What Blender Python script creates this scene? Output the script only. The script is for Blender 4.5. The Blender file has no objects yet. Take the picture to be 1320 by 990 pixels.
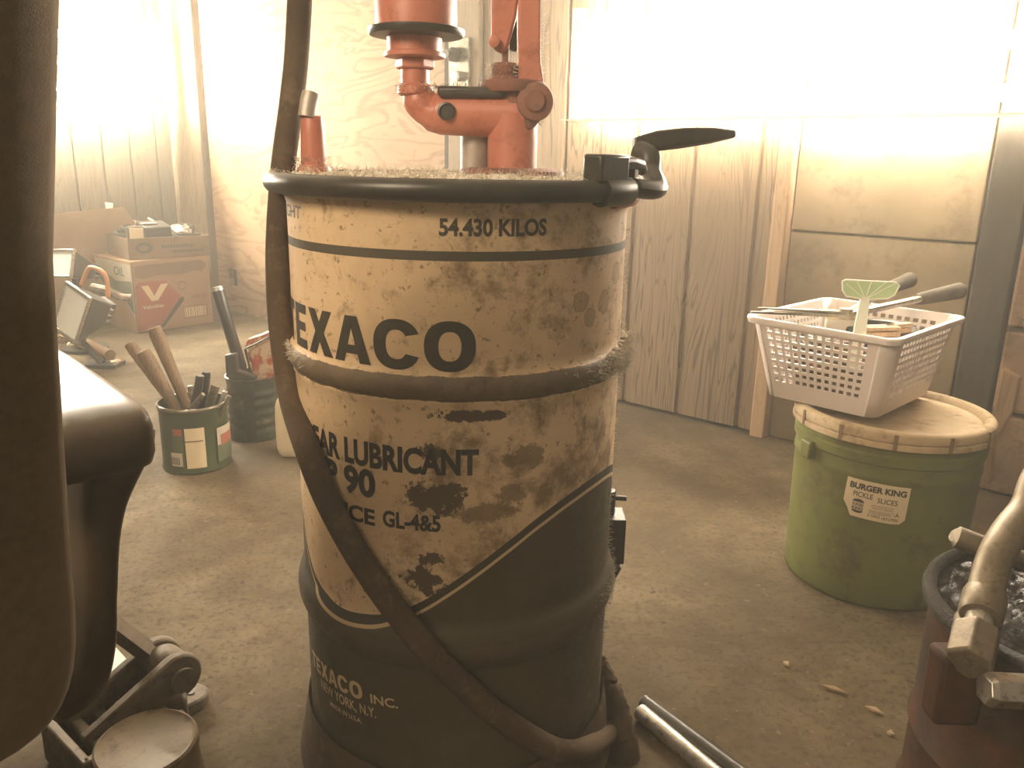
import bpy, bmesh, math, random
from mathutils import Vector, Matrix
random.seed(7)
C = bpy.context.scene.collection
SC = bpy.context.scene
# ------------------------------------------------------------------ camera
F, PITCH, ROLL, EYE = 1056.0, math.radians(15.5), -0.0206, 0.72
_r = Vector((1, 0, 0)); _f = Vector((0, math.cos(PITCH), -math.sin(PITCH))); _u = Vector((0, math.sin(PITCH), math.cos(PITCH)))
_c, _s = math.cos(ROLL), math.sin(ROLL)
cam_r = _r * _c + _u * -_s
cam_u = _r * _s + _u * _c
cam = bpy.data.cameras.new('camera'); cam.sensor_width = 36; cam.lens = F * 36 / 1320; cam.clip_start = .01
co = bpy.data.objects.new('camera', cam); C.objects.link(co)
M = Matrix((cam_r, cam_u, -_f)).transposed().to_4x4(); M.translation = (0, 0, EYE)
co.matrix_world = M; SC.camera = co
# ------------------------------------------------------------------ world and exposure
w = bpy.data.worlds.new('world'); SC.world = w; w.use_nodes = True
bg = w.node_tree.nodes['Background']; bg.inputs[0].default_value = (1.0, .80, .56, 1); bg.inputs[1].default_value = .20
SC.view_settings.view_transform = 'Standard'; SC.view_settings.look = 'None'
SC.view_settings.exposure = 0.0; SC.view_settings.gamma = 1; SC.view_settings.use_curve_mapping = False
TUBE_RIGHT, TUBE_LEFT = 135.0, 330.0
HAZE = .05
def area(name, loc, target, size, power, col):
    l = bpy.data.lights.new(name, 'AREA'); l.shape = 'RECTANGLE'; l.size, l.size_y = size; l.energy = power; l.color = col
    o = bpy.data.objects.new(name, l); C.objects.link(o); o.location = loc
    o.rotation_euler = (Vector(target) - Vector(loc)).to_track_quat('-Z', 'Y').to_euler(); return o
area('front_fill', (-.95, -.45, 1.6), (-.05, .9, .45), (.5, .5), 38, (1.0, .78, .53))  # unseen warm light added at the left front to fill the drum

def ray(px, py):
    a, b = px - 660, 495 - py
    X, Y = a * _c + b * _s, -a * _s + b * _c
    return Vector((X / F, math.cos(PITCH) + Y / F * math.sin(PITCH), -math.sin(PITCH) + Y / F * math.cos(PITCH)))
def atz(px, py, z=0.0):
    r = ray(px, py); t = (z - EYE) / r.z; return Vector((r.x * t, r.y * t, z))
def aty(px, py, y):
    r = ray(px, py); t = y / r.y; return Vector((r.x * t, y, EYE + r.z * t))
def surf(px, py, R, c):
    r = ray(px, py); a = r.x**2 + r.y**2; b = -2 * (r.x * c[0] + r.y * c[1]); k = c[0]**2 + c[1]**2 - R * R
    D = max(b * b - 4 * a * k, 0); t = (-b - D**.5) / 2 / a
    x, y = r.x * t - c[0], r.y * t - c[1]
    return math.atan2(x, -y), EYE + r.z * t

# ------------------------------------------------------------------ materials
def nodes(name):
    m = bpy.data.materials.new(name); m.use_nodes = True
    return m, m.node_tree, m.node_tree.nodes['Principled BSDF']
def tex(nt, kind='Object', scale=(1, 1, 1)):
    t = nt.nodes.new('ShaderNodeTexCoord'); mp = nt.nodes.new('ShaderNodeMapping'); mp.inputs['Scale'].default_value = scale
    nt.links.new(t.outputs[kind], mp.inputs[0]); return mp.outputs[0]
def noise(nt, v, scale, detail=5, rough=.6, dist=0):
    n = nt.nodes.new('ShaderNodeTexNoise'); n.inputs['Scale'].default_value = scale; n.inputs['Detail'].default_value = detail
    n.inputs['Roughness'].default_value = rough; n.inputs['Distortion'].default_value = dist
    if v is not None: nt.links.new(v, n.inputs['Vector'])
    return n.outputs['Fac']
def ramp(nt, fac, stops):
    r = nt.nodes.new('ShaderNodeValToRGB'); e = r.color_ramp.elements
    while len(e) < len(stops): e.new(.5)
    for k, (p, c) in enumerate(stops):
        e[k].position = p; e[k].color = (*c, 1) if len(c) == 3 else c
    nt.links.new(fac, r.inputs[0]); return r.outputs[0]
def mth(nt, op, a, b=None, clamp=False):
    n = nt.nodes.new('ShaderNodeMath'); n.operation = op; n.use_clamp = clamp
    for i, v in enumerate((a, b)):
        if v is None: continue
        if isinstance(v, (int, float)): n.inputs[i].default_value = v
        else: nt.links.new(v, n.inputs[i])
    return n.outputs[0]
def mix(nt, f, a, b):
    n = nt.nodes.new('ShaderNodeMix'); n.data_type = 'RGBA'
    for i, v in ((0, f), (6, a), (7, b)):
        if isinstance(v, (int, float)): n.inputs[i].default_value = v
        elif isinstance(v, tuple): n.inputs[i].default_value = (*v, 1)
        else: nt.links.new(v, n.inputs[i])
    return n.outputs[2]
def bump(nt, bs, h, strength=.3, dist=.002):
    b = nt.nodes.new('ShaderNodeBump'); b.inputs['Strength'].default_value = strength; b.inputs['Distance'].default_value = dist
    nt.links.new(h, b.inputs['Height']); nt.links.new(b.outputs[0], bs.inputs['Normal'])
def worn(name, c1, c2, scale=8, rough=.6, metal=0, stretch=(1, 1, 1), bmp=.2, lo=.35, hi=.65, c3=None, dist=.002, spec=.5):
    """two tones of one surface, broken up by noise; c3 = dirt in patches"""
    m, nt, bs = nodes(name)
    v = tex(nt, 'Object', stretch)
    n = noise(nt, v, scale)
    col = ramp(nt, n, [(lo, c1), (hi, c2)])
    if c3:
        d = noise(nt, v, scale * 2.7, 8, .7)
        col = mix(nt, ramp(nt, d, [(.52, (0, 0, 0)), (.68, (1, 1, 1))]), col, c3)
    nt.links.new(col, bs.inputs['Base Color'])
    bs.inputs['Roughness'].default_value = rough; bs.inputs['Metallic'].default_value = metal
    bs.inputs['Specular IOR Level'].default_value = spec
    if bmp: bump(nt, bs, noise(nt, v, scale * 6, 6, .7), bmp, dist)
    return m
def wood(name, c1, c2, c3, scale=1.0, rough=.7):
    """sawn wood: long wavy grain along Z in object space"""
    m, nt, bs = nodes(name)
    v = tex(nt, 'Object', (9 * scale, 9 * scale, .9 * scale))
    n1 = noise(nt, v, 1.3, 3, .5, .6)
    rings = mth(nt, 'FRACT', mth(nt, 'MULTIPLY', n1, 14))
    rings = mth(nt, 'ABSOLUTE', mth(nt, 'SUBTRACT', rings, .5))
    fine = noise(nt, tex(nt, 'Object', (120 * scale, 120 * scale, 3 * scale)), 1, 4, .7)
    big = noise(nt, tex(nt, 'Object', (2, 2, 1)), 1.6, 3)
    col = ramp(nt, rings, [(.05, c2), (.16, c1)])
    col = mix(nt, ramp(nt, fine, [(.35, (0, 0, 0)), (.75, (.7, .7, .7))]), col, c2)
    col = mix(nt, ramp(nt, big, [(.4, (0, 0, 0)), (.7, (.8, .8, .8))]), col, c3)
    nt.links.new(col, bs.inputs['Base Color']); bs.inputs['Roughness'].default_value = rough
    bump(nt, bs, mth(nt, 'ADD', rings, fine), .25, .002)
    return m
MT = {}
MT['black_steel'] = worn('black_steel', (.022, .019, .014), (.05, .043, .032), 20, .38, 0, bmp=.12)
MT['rubber'] = worn('rubber', (.055, .036, .022), (.09, .06, .037), 14, .85, bmp=.35, c3=(.13, .09, .055), spec=.15)
MT['red_paint'] = worn('red_paint', (.40, .135, .085), (.46, .165, .105), 16, .42, bmp=.15, c3=(.30, .09, .055))
MT['dirty_red'] = worn('dirty_red', (.16, .07, .045), (.24, .09, .06), 20, .7, bmp=.5, c3=(.09, .065, .045))
MT['dust'] = worn('dust', (.46, .41, .32), (.74, .67, .56), 60, .95, bmp=.6, c3=(.20, .165, .12))
MT['ink'] = worn('ink', (.035, .03, .02), (.06, .05, .036), 40, .6, bmp=0)
MT['ink_print'] = worn('ink_print', (.018, .015, .012), (.03, .025, .02), 40, .6, bmp=0)
MT['cream_ink'] = worn('cream_ink', (.62, .47, .28), (.5, .37, .21), 40, .6, bmp=0)
MT['grey_pipe'] = worn('grey_pipe', (.34, .30, .26), (.44, .39, .34), 50, .5, .5)
MT['chair_fabric'] = worn('chair_fabric', (.13, .097, .06), (.16, .12, .076), 120, .9, bmp=.5, dist=.001)
MT['chair_plastic'] = worn('chair_plastic', (.050, .036, .024), (.066, .048, .032), 60, .38, bmp=.35, dist=.0006)
MT['cast_iron'] = worn('cast_iron', (.11, .085, .055), (.17, .13, .085), 20, .65, .2, c3=(.06, .045, .03))
MT['tan_tin'] = worn('tan_tin', (.17, .125, .068), (.24, .175, .098), 18, .65, 0, c3=(.12, .07, .035))
MT['cardboard'] = worn('cardboard', (.30, .19, .10), (.36, .235, .13), 6, .85, bmp=.1)
MT['cardboard_dark'] = worn('cardboard_dark', (.17, .105, .055), (.225, .145, .078), 6, .85, bmp=.1, c3=(.16, .10, .055))
MT['cardboard_white'] = worn('cardboard_white', (.42, .37, .28), (.5, .44, .34), 6, .8, bmp=.05)
MT['print_red'] = worn('print_red', (.30, .085, .045), (.36, .115, .065), 12, .75, bmp=0)
MT['print_green'] = worn('print_green', (.07, .085, .045), (.12, .13, .075), 9, .75, bmp=0)
MT['paper_cream'] = worn('paper_cream', (.66, .55, .36), (.74, .62, .42), 12, .8, bmp=0)
MT['black_plastic'] = worn('black_plastic', (.016, .013, .010), (.03, .024, .018), 20, .45)
MT['white_paper'] = worn('white_paper', (.75, .70, .60), (.85, .80, .7), 20, .7)
MT['foil'] = worn('foil', (.72, .70, .62), (.85, .83, .75), 30, .28, .6, bmp=.8, dist=.01)
MT['can_green'] = worn('can_green', (.038, .050, .018), (.055, .068, .025), 8, .42, bmp=.05)
MT['can_dark'] = worn('can_dark', (.016, .02, .010), (.032, .036, .02), 14, .35, bmp=.05, c3=(.10, .08, .05))
MT['handle_wood'] = wood('handle_wood', (.22, .14, .075), (.12, .075, .04), (.15, .095, .055), 3)
MT['tool_steel'] = worn('tool_steel', (.16, .13, .10), (.30, .26, .2), 40, .4, .7, c3=(.08, .055, .035))
MT['bright_steel'] = worn('bright_steel', (.42, .39, .33), (.55, .51, .44), 40, .32, .85, c3=(.2, .17, .12))
MT['pail_green'] = worn('pail_green', (.115, .125, .026), (.165, .175, .038), 5, .48, bmp=.12, c3=(.09, .072, .022), lo=.3, hi=.7)
MT['lid_cream'] = worn('lid_cream', (.40, .29, .165), (.58, .45, .28), 9, .7, bmp=.15, c3=(.27, .17, .08))
MT['basket_white'] = worn('basket_white', (.74, .66, .62), (.80, .72, .67), 10, .4, bmp=.03)
MT['swatter_green'] = worn('swatter_green', (.50, .66, .36), (.58, .74, .43), 10, .5, bmp=.03)
MT['swatter_pale'] = worn('swatter_pale', (.86, .88, .74), (.92, .94, .82), 10, .5, bmp=.03)
MT['foam_grip'] = worn('foam_grip', (.075, .058, .037), (.11, .086, .057), 60, .85, bmp=.4)
MT['rust_drum'] = worn('rust_drum', (.022, .014, .008), (.062, .022, .009), 16, .75, 0, c3=(.042, .03, .016), bmp=.4, spec=.15)
MT['grease'] = worn('grease', (.012, .009, .006), (.03, .022, .014), 30, .16, 0, bmp=1.0, dist=.02, spec=.6)
MT['oily_steel'] = worn('oily_steel', (.012, .009, .006), (.024, .017, .011), 60, .3, 0, bmp=.8, dist=.006, spec=.25)
MT['galvanised'] = worn('galvanised', (.15, .12, .08), (.22, .18, .125), 30, .45, .5, c3=(.09, .068, .042), bmp=.3)
MT['orange_cord'] = worn('orange_cord', (.5, .2, .08), (.55, .24, .1), 20, .5)
MT['pale_wood'] = wood('pale_wood', (.52, .36, .22), (.40, .26, .15), (.46, .31, .18), 2)
MT['dry_leaf'] = worn('dry_leaf', (.42, .33, .2), (.3, .22, .12), 60, .8)
MT['red_tin'] = worn('red_tin', (.30, .07, .04), (.36, .10, .05), 20, .5)
MT['bag_print'] = worn('bag_print', (.50, .10, .05), (.68, .50, .32), 22, .3, .1, lo=.46, hi=.54, bmp=.8, dist=.006)
MT['concrete_wall'] = worn('concrete_wall', (.19, .138, .078), (.29, .215, .13), 3.5, .85, bmp=.3, c3=(.15, .105, .058), dist=.004)
MT['dark_strip'] = worn('dark_strip', (.034, .026, .016), (.055, .041, .026), 8, .85, stretch=(4, 4, 1))  # near-black strips; darkened to hold the shade beside the blocks
MT['brick'] = worn('brick', (.16, .095, .055), (.24, .15, .09), 9, .9, c3=(.10, .06, .035), bmp=.5)
MT['ceiling'] = worn('ceiling', (.5, .45, .36), (.58, .52, .42), 4, .9)
MT['white_enamel'] = worn('white_enamel', (.85, .85, .8), (.88, .88, .83), 10, .4, bmp=0)

for k in ('chair_fabric',):
    b = MT[k].node_tree.nodes['Principled BSDF']; b.inputs['Sheen Weight'].default_value = .5; b.inputs['Sheen Roughness'].default_value = .4; b.inputs['Sheen Tint'].default_value = (1, .9, .75, 1)

def emit(name, col, s):
    m, nt, bs = nodes(name); bs.inputs['Base Color'].default_value = (.9, .9, .9, 1)
    bs.inputs['Emission Color'].default_value = (*col, 1); bs.inputs['Emission Strength'].default_value = s; return m
MT['tube_right'] = emit('tube_right', (1.0, .88, .70), TUBE_RIGHT)
MT['tube_left'] = emit('tube_left', (1.0, .89, .71), TUBE_LEFT)

def mat_added_shade():
    m, nt, bs = nodes('added_shade'); out = nt.nodes['Material Output']; nt.nodes.remove(bs)
    a = nt.nodes.new('ShaderNodeBsdfDiffuse'); b = nt.nodes.new('ShaderNodeBsdfTranslucent'); x = nt.nodes.new('ShaderNodeMixShader')
    a.inputs[0].default_value = (.55, .53, .47, 1); b.inputs[0].default_value = (.5, .47, .40, 1); x.inputs[0].default_value = .55
    nt.links.new(a.outputs[0], x.inputs[1]); nt.links.new(b.outputs[0], x.inputs[2]); nt.links.new(x.outputs[0], out.inputs['Surface']); return m
MT['added_shade'] = mat_added_shade()
def mat_plywood():
    m, nt, bs = nodes('plywood')
    v = tex(nt, 'Object', (2.2, 2.2, 7))
    n1 = noise(nt, v, 1.1, 3, .5, .8)
    rings = mth(nt, 'ABSOLUTE', mth(nt, 'SUBTRACT', mth(nt, 'FRACT', mth(nt, 'MULTIPLY', n1, 7)), .5))
    col = ramp(nt, rings, [(.03, (.25, .155, .083)), (.25, (.35, .23, .132))])
    big = noise(nt, tex(nt, 'Object'), 2.2, 4)
    col = mix(nt, ramp(nt, big, [(.45, (0, 0, 0)), (.7, (.7, .7, .7))]), col, (.26, .158, .083))
    kn = noise(nt, tex(nt, 'Object'), 9, 2)
    col = mix(nt, ramp(nt, kn, [(.68, (0, 0, 0)), (.73, (1, 1, 1))]), col, (.24, .14, .075))
    nt.links.new(col, bs.inputs['Base Color']); bs.inputs['Roughness'].default_value = .75
    bump(nt, bs, rings, .15, .002); return m
MT['plywood'] = mat_plywood()
MT['siding'] = wood('siding', (.27, .18, .10), (.10, .062, .031), (.19, .122, .065), 1.0)
MT['board_wall'] = wood('board_wall', (.17, .132, .085), (.11, .083, .05), (.145, .112, .07), .9)
MT['stud'] = wood('stud', (.29, .215, .13), (.2, .142, .082), (.2, .142, .085), 1.2)

def mat_floor():
    m, nt, bs = nodes('floor_concrete')
    v = tex(nt, 'Object')
    n1 = noise(nt, v, 2.2, 6, .62, .4); n2 = noise(nt, v, 14, 8, .7); n3 = noise(nt, v, 90, 4, .7)
    col = ramp(nt, n1, [(.33, (.062, .042, .020)), (.5, (.112, .081, .042)), (.68, (.20, .158, .095))])
    col = mix(nt, ramp(nt, n2, [(.45, (0, 0, 0)), (.75, (.75, .75, .75))]), col, (.066, .046, .024))
    st = noise(nt, tex(nt, 'Object', (1, 1, 1)), 5.5, 3, .5, .5)
    col = mix(nt, ramp(nt, st, [(.64, (0, 0, 0)), (.74, (.8, .8, .8))]), col, (.045, .032, .018))
    sp = noise(nt, v, 42, 2, .5)
    col = mix(nt, ramp(nt, sp, [(.70, (0, 0, 0)), (.74, (.9, .9, .9))]), col, (.04, .03, .018))
    col = mix(nt, ramp(nt, n3, [(.35, (.75, .75, .75)), (.5, (0, 0, 0))]), col, (.05, .036, .019))
    col = mix(nt, ramp(nt, noise(nt, v, 55, 5, .7), [(.62, (0, 0, 0)), (.72, (.7, .7, .7))]), col, (.26, .205, .125))
    nt.links.new(col, bs.inputs['Base Color'])
    nt.links.new(ramp(nt, n2, [(.3, (.72, .72, .72)), (.7, (.92, .92, .92))]), bs.inputs['Roughness']); bs.inputs['Specular IOR Level'].default_value = .25
    bump(nt, bs, mth(nt, 'ADD', n2, mth(nt, 'MULTIPLY', n3, .5)), .35, .004); return m
MT['floor'] = mat_floor()

DRUM_C, DRUM_R = (-.0604, .893), .178
def mat_drum():
    m, nt, bs = nodes('drum_paint')
    t = nt.nodes.new('ShaderNodeTexCoord'); v = t.outputs['Object']
    sx = nt.nodes.new('ShaderNodeSeparateXYZ'); nt.links.new(v, sx.inputs[0])
    z = sx.outputs[2]
    ang = mth(nt, 'ARCTAN2', sx.outputs[0], mth(nt, 'MULTIPLY', sx.outputs[1], -1))   # 0 = towards the aisle
    fx = mth(nt, 'ADD', mth(nt, 'DIVIDE', ang, 2 * math.pi), .5)
    fc = nt.nodes.new('ShaderNodeFloatCurve'); cv = fc.mapping.curves[0]
    pts = [(-180, .40), (-130, .40), (-95, .385), (-72, .335), (-63, .2945), (-53.5, .2683), (-43, .2580), (-28, .2590), (-16.5, .2702), (-8.6, .2838), (1.3, .306), (11, .3285), (21, .3505), (31.8, .3704), (45, .385), (59, .390), (71, .386), (95, .36), (130, .33), (180, .40)]
    for k, (a, zz) in enumerate(pts):
        p = ((a / 360) + .5, zz / .7)
        if k == 0: cv.points[0].location = p
        elif k == len(pts) - 1: cv.points[-1].location = p
        else: cv.points.new(*p)
    fc.mapping.update(); nt.links.new(fx, fc.inputs['Value'])
    b = mth(nt, 'MULTIPLY', fc.outputs[0], .7)
    d = mth(nt, 'SUBTRACT', z, b)                                   # height above the painted swoosh
    band = lambda lo, hi, src=d: mth(nt, 'MULTIPLY', mth(nt, 'GREATER_THAN', src, lo), mth(nt, 'LESS_THAN', src, hi))
    n1 = noise(nt, v, 7, 6, .65, .3); n2 = noise(nt, v, 38, 6, .7, .4); n3 = noise(nt, v, 19, 8, .74, .15); n4 = noise(nt, v, 130, 4, .65); n5 = noise(nt, v, 75, 8, .75)
    cream = ramp(nt, n1, [(.3, (.52, .375, .225)), (.5, (.65, .475, .29)), (.7, (.72, .545, .35))])
    cream = mix(nt, ramp(nt, n2, [(.56, (0, 0, 0)), (.68, (.75, .75, .75))]), cream, (.33, .23, .13))
    # rust bloom, heavier on the lower right side
    side = mth(nt, 'MULTIPLY', mth(nt, 'ADD', ang, .25), .16)
    low = mth(nt, 'MULTIPLY', mth(nt, 'SUBTRACT', .53, z), .35)
    low = mth(nt, 'MAXIMUM', mth(nt, 'MINIMUM', low, .05), -.015)
    side = mth(nt, 'MAXIMUM', mth(nt, 'MINIMUM', side, .06), -.05)
    rf = mth(nt, 'ADD', n3, mth(nt, 'ADD', side, low))
    cream = mix(nt, ramp(nt, rf, [(.56, (0, 0, 0)), (.70, (.85, .85, .85))]), cream, (.19, .12, .065))
    cream = mix(nt, ramp(nt, n4, [(.60, (0, 0, 0)), (.68, (.8, .8, .8))]), cream, (.17, .11, .055))
    # chipped patches with their own places: angle (deg), height, half-widths
    wob = mth(nt, 'MULTIPLY', mth(nt, 'SUBTRACT', n5, .5), 5.5)
    wob = mth(nt, 'ADD', wob, mth(nt, 'MULTIPLY', mth(nt, 'SUBTRACT', n2, .5), 2.2))
    for a0, z0, ra, rz in ((-3.5, .410, 8.5, .019), (-4, .457, 5, .011), (8, .490, 12, .006), (-4, .345, 4.5, .0075), (-6, .322, 7.5, .014), (24, .445, 7, .012), (13, .392, 10, .012), (20, .41, 5, .01)):
        dx = mth(nt, 'DIVIDE', mth(nt, 'SUBTRACT', ang, math.radians(a0)), math.radians(ra))
        dz = mth(nt, 'DIVIDE', mth(nt, 'SUBTRACT', z, z0), rz)
        e = mth(nt, 'ADD', mth(nt, 'ADD', mth(nt, 'MULTIPLY', dx, dx), mth(nt, 'MULTIPLY', dz, dz)), wob)
        hard = a0 < 12
        cream = mix(nt, ramp(nt, e, [(.75, (1, 1, 1) if hard else (.75,) * 3), (.9 if hard else 1.0, (0, 0, 0))]), cream, (.085, .06, .035) if hard else (.17, .11, .06))
    for a0, z0, ra, rz in ((44, .59, 3.5, .010), (57, .585, 3.6, .012), (49, .573, 2.8, .010), (66, .61, 4, .012)):   # oval thumb stains
        dx = mth(nt, 'DIVIDE', mth(nt, 'SUBTRACT', ang, math.radians(a0)), math.radians(ra))
        dz = mth(nt, 'DIVIDE', mth(nt, 'SUBTRACT', z, z0), rz)
        e = mth(nt, 'ADD', mth(nt, 'ADD', mth(nt, 'MULTIPLY', dx, dx), mth(nt, 'MULTIPLY', dz, dz)), mth(nt, 'MULTIPLY', wob, .4))
        cream = mix(nt, ramp(nt, e, [(.6, (.5, .5, .5)), (.85, (.8, .8, .8)), (1.0, (0, 0, 0))]), cream, (.24, .16, .09))
    dark = ramp(nt, n1, [(.35, (.045, .036, .018)), (.65, (.07, .056, .028))])
    dark = mix(nt, ramp(nt, n3, [(.5, (0, 0, 0)), (.7, (.6, .6, .6))]), dark, (.075, .05, .028))
    col = mix(nt, mth(nt, 'LESS_THAN', d, 0.0), cream, dark)
    col = mix(nt, band(.0035, .0125), col, (.045, .038, .024))
    col = mix(nt, band(-.0005, .0035), col, (.58, .43, .25))
    col = mix(nt, band(.6313, .6398, z), col, (.075, .064, .042))
    # dust and grime lying in the two rolling hoops
    wz = mth(nt, 'ADD', z, mth(nt, 'MULTIPLY', mth(nt, 'SUBTRACT', n2, .5), .006))
    up = mth(nt, 'MULTIPLY', mth(nt, 'GREATER_THAN', wz, .5035), mth(nt, 'LESS_THAN', wz, .528))
    col = mix(nt, mth(nt, 'MULTIPLY', up, .9), col, mix(nt, ramp(nt, n2, [(.45, (0, 0, 0)), (.6, (1, 1, 1))]), (.085, .062, .038), (.14, .10, .062)))
    lo2 = mth(nt, 'MULTIPLY', mth(nt, 'GREATER_THAN', wz, .226), mth(nt, 'LESS_THAN', wz, .252))
    col = mix(nt, mth(nt, 'MULTIPLY', lo2, .6), col, (.085, .062, .04))
    nt.links.new(col, bs.inputs['Base Color'])
    nt.links.new(ramp(nt, n3, [(.4, (.42, .42, .42)), (.65, (.75, .75, .75))]), bs.inputs['Roughness'])
    bump(nt, bs, mth(nt, 'ADD', n3, n2), .18, .0015)
    return m
MT['drum_paint'] = mat_drum()

# ------------------------------------------------------------------ mesh building
class MB:
    def __init__(s): s.bm = bmesh.new()
    def poly(s, pts): return s.bm.faces.new([s.bm.verts.new(p) for p in pts])
    def hexa(s, lo, hi):
        """two quads (same winding), joined by four sides"""
        a = [s.bm.verts.new(p) for p in lo]; b = [s.bm.verts.new(p) for p in hi]; n = len(a)
        s.bm.faces.new(a[::-1]); s.bm.faces.new(b)
        for i in range(n): s.bm.faces.new((a[i], a[(i + 1) % n], b[(i + 1) % n], b[i]))
        return s
    def box(s, c, ex, ey, ez):
        c = Vector(c); ex, ey, ez = Vector(ex), Vector(ey), Vector(ez)
        q = [-ex - ey, ex - ey, ex + ey, -ex + ey]
        return s.hexa([c + p - ez for p in q], [c + p + ez for p in q])
    def prism(s, pts, d):
        d = Vector(d); pts = [Vector(p) for p in pts]
        return s.hexa(pts, [p + d for p in pts])
    def tube(s, path, r, n=12, caps=True, flat=None):
        path = [Vector(p) for p in path]; N = len(path)
        rs = list(r) if hasattr(r, '__len__') else [r] * N
        rings = []; up = None
        for i, p in enumerate(path):
            t = (path[min(i + 1, N - 1)] - path[max(i - 1, 0)]).normalized()
            if up is None: up = Vector((0, 0, 1)) if abs(t.z) < .9 else Vector((0, 1, 0))
            a = t.cross(up).normalized(); b = a.cross(t).normalized(); up = b
            k = flat or 1
            rings.append([s.bm.verts.new(p + (a * math.cos(2 * math.pi * j / n) + b * math.sin(2 * math.pi * j / n) * k) * rs[i]) for j in range(n)])
        for q in range(N - 1):
            for j in range(n): s.bm.faces.new((rings[q][j], rings[q][(j + 1) % n], rings[q + 1][(j + 1) % n], rings[q + 1][j]))
        if caps: s.bm.faces.new(rings[0][::-1]); s.bm.faces.new(rings[-1])
        return s
    def lathe(s, prof, c=(0, 0, 0), axis=(0, 0, 1), n=48, caps=True):
        """prof: (radius, height) along axis from c"""
        ax = Vector(axis).normalized(); a = ax.orthogonal().normalized()
        if abs(ax.z) > .99: a = Vector((1, 0, 0))
        b = ax.cross(a); c = Vector(c); rings = []
        for r, h in prof:
            if r < 1e-6: rings.append([s.bm.verts.new(c + ax * h)])
            else: rings.append([s.bm.verts.new(c + ax * h + (a * math.cos(2 * math.pi * j / n) + b * math.sin(2 * math.pi * j / n)) * r) for j in range(n)])
        for A, B in zip(rings, rings[1:]):
            for j in range(n):
                k = (j + 1) % n
                if len(A) == 1 and len(B) == 1: break
                if len(A) == 1: s.bm.faces.new((A[0], B[k], B[j]))
                elif len(B) == 1: s.bm.faces.new((A[j], A[k], B[0]))
                else: s.bm.faces.new((A[j], A[k], B[k], B[j]))
        if caps:
            if len(rings[0]) > 1: s.bm.faces.new(rings[0][::-1])
            if len(rings[-1]) > 1: s.bm.faces.new(rings[-1])
        return s
    def build(s, name, m, parent=None, smooth=True, bevel=0, seg=2, solid=0, sub=0, angle=35):
        bmesh.ops.recalc_face_normals(s.bm, faces=s.bm.faces)
        off = parent_loc(parent)
        bmesh.ops.translate(s.bm, verts=s.bm.verts, vec=-off)
        me = bpy.data.meshes.new(name); s.bm.to_mesh(me); s.bm.free()
        o = bpy.data.objects.new(name, me); C.objects.link(o)
        me.materials.append(MT[m] if isinstance(m, str) else m)
        if parent: o.parent = parent
        if solid:
            md = o.modifiers.new('s', 'SOLIDIFY'); md.thickness = solid; md.offset = 0
        if bevel:
            md = o.modifiers.new('b', 'BEVEL'); md.width = bevel; md.segments = seg; md.limit_method = 'ANGLE'; md.angle_limit = math.radians(30); md.harden_normals = False
        if sub:
            md = o.modifiers.new('u', 'SUBSURF'); md.levels = sub; md.render_levels = sub
        if smooth:
            me.polygons.foreach_set('use_smooth', [True] * len(me.polygons))
            me.set_sharp_from_angle(angle=math.radians(angle))
        return o
def parent_loc(p):
    v = Vector((0, 0, 0))
    while p is not None: v += p.location; p = p.parent
    return v
def thing(name, loc, label, cat, group=None):
    o = bpy.data.objects.new(name, None); C.objects.link(o); o.location = loc; o.empty_display_size = .05
    o['label'] = label; o['category'] = cat
    if group: o['group'] = group
    return o
def tag(o, label, cat, group=None, kind=None):
    o['label'] = label; o['category'] = cat
    if group: o['group'] = group
    if kind: o['kind'] = kind
    return o
def recentre(o, loc):
    """give a one-mesh thing its own origin"""
    loc = Vector(loc); o.data.transform(Matrix.Translation(-loc)); o.location = loc; return o
def struct(o): o['kind'] = 'structure'; return o
def arc(c, a, b, r, t0, t1, n=10):
    c, a, b = Vector(c), Vector(a), Vector(b)
    return [c + (a * math.cos(t0 + (t1 - t0) * i / n) + b * math.sin(t0 + (t1 - t0) * i / n)) * r for i in range(n + 1)]
def smooth_path(pts, n=6):
    pts = [Vector(p) for p in pts]; out = []
    for i in range(len(pts) - 1):
        p0, p1, p2, p3 = pts[max(i - 1, 0)], pts[i], pts[i + 1], pts[min(i + 2, len(pts) - 1)]
        for k in range(n):
            t = k / n
            out.append(.5 * ((2 * p1) + (p2 - p0) * t + (2 * p0 - 5 * p1 + 4 * p2 - p3) * t * t + (3 * p1 - p0 - 3 * p2 + p3) * t ** 3))
    return out + [pts[-1]]

# ------------------------------------------------------------------ lettering
GLYPH = {   # heavy grotesque capitals on a unit-high body: (advance, list of outlines; a pair is outline + hole)
    'T': (.86, [[(0, 1), (.80, 1), (.80, .78), (.53, .78), (.53, 0), (.27, 0), (.27, .78), (0, .78)]]),
    'E': (.78, [[(0, 0), (.72, 0), (.72, .21), (.27, .21), (.27, .40), (.66, .40), (.66, .60), (.27, .60), (.27, .79), (.71, .79), (.71, 1), (0, 1)]]),
    'X': (.94, [[(0, 0), (.31, 0), (.465, .29), (.62, 0), (.93, 0), (.63, .51), (.91, 1), (.61, 1), (.465, .73), (.32, 1), (.02, 1), (.30, .51)]]),
    'A': (1.0, [[(0, 0), (.28, 0), (.335, .19), (.645, .19), (.70, 0), (.98, 0), (.65, 1), (.33, 1)], [(.39, .38), (.59, .38), (.49, .74)]]),
}
def superell(cx, cy, rx, ry, t0, t1, n=40, p=2.3):
    out = []
    for i in range(n + 1):
        t = t0 + (t1 - t0) * i / n; c, s = math.cos(t), math.sin(t)
        out.append((cx + rx * math.copysign(abs(c) ** (2 / p), c), cy + ry * math.copysign(abs(s) ** (2 / p), s)))
    return out
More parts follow.
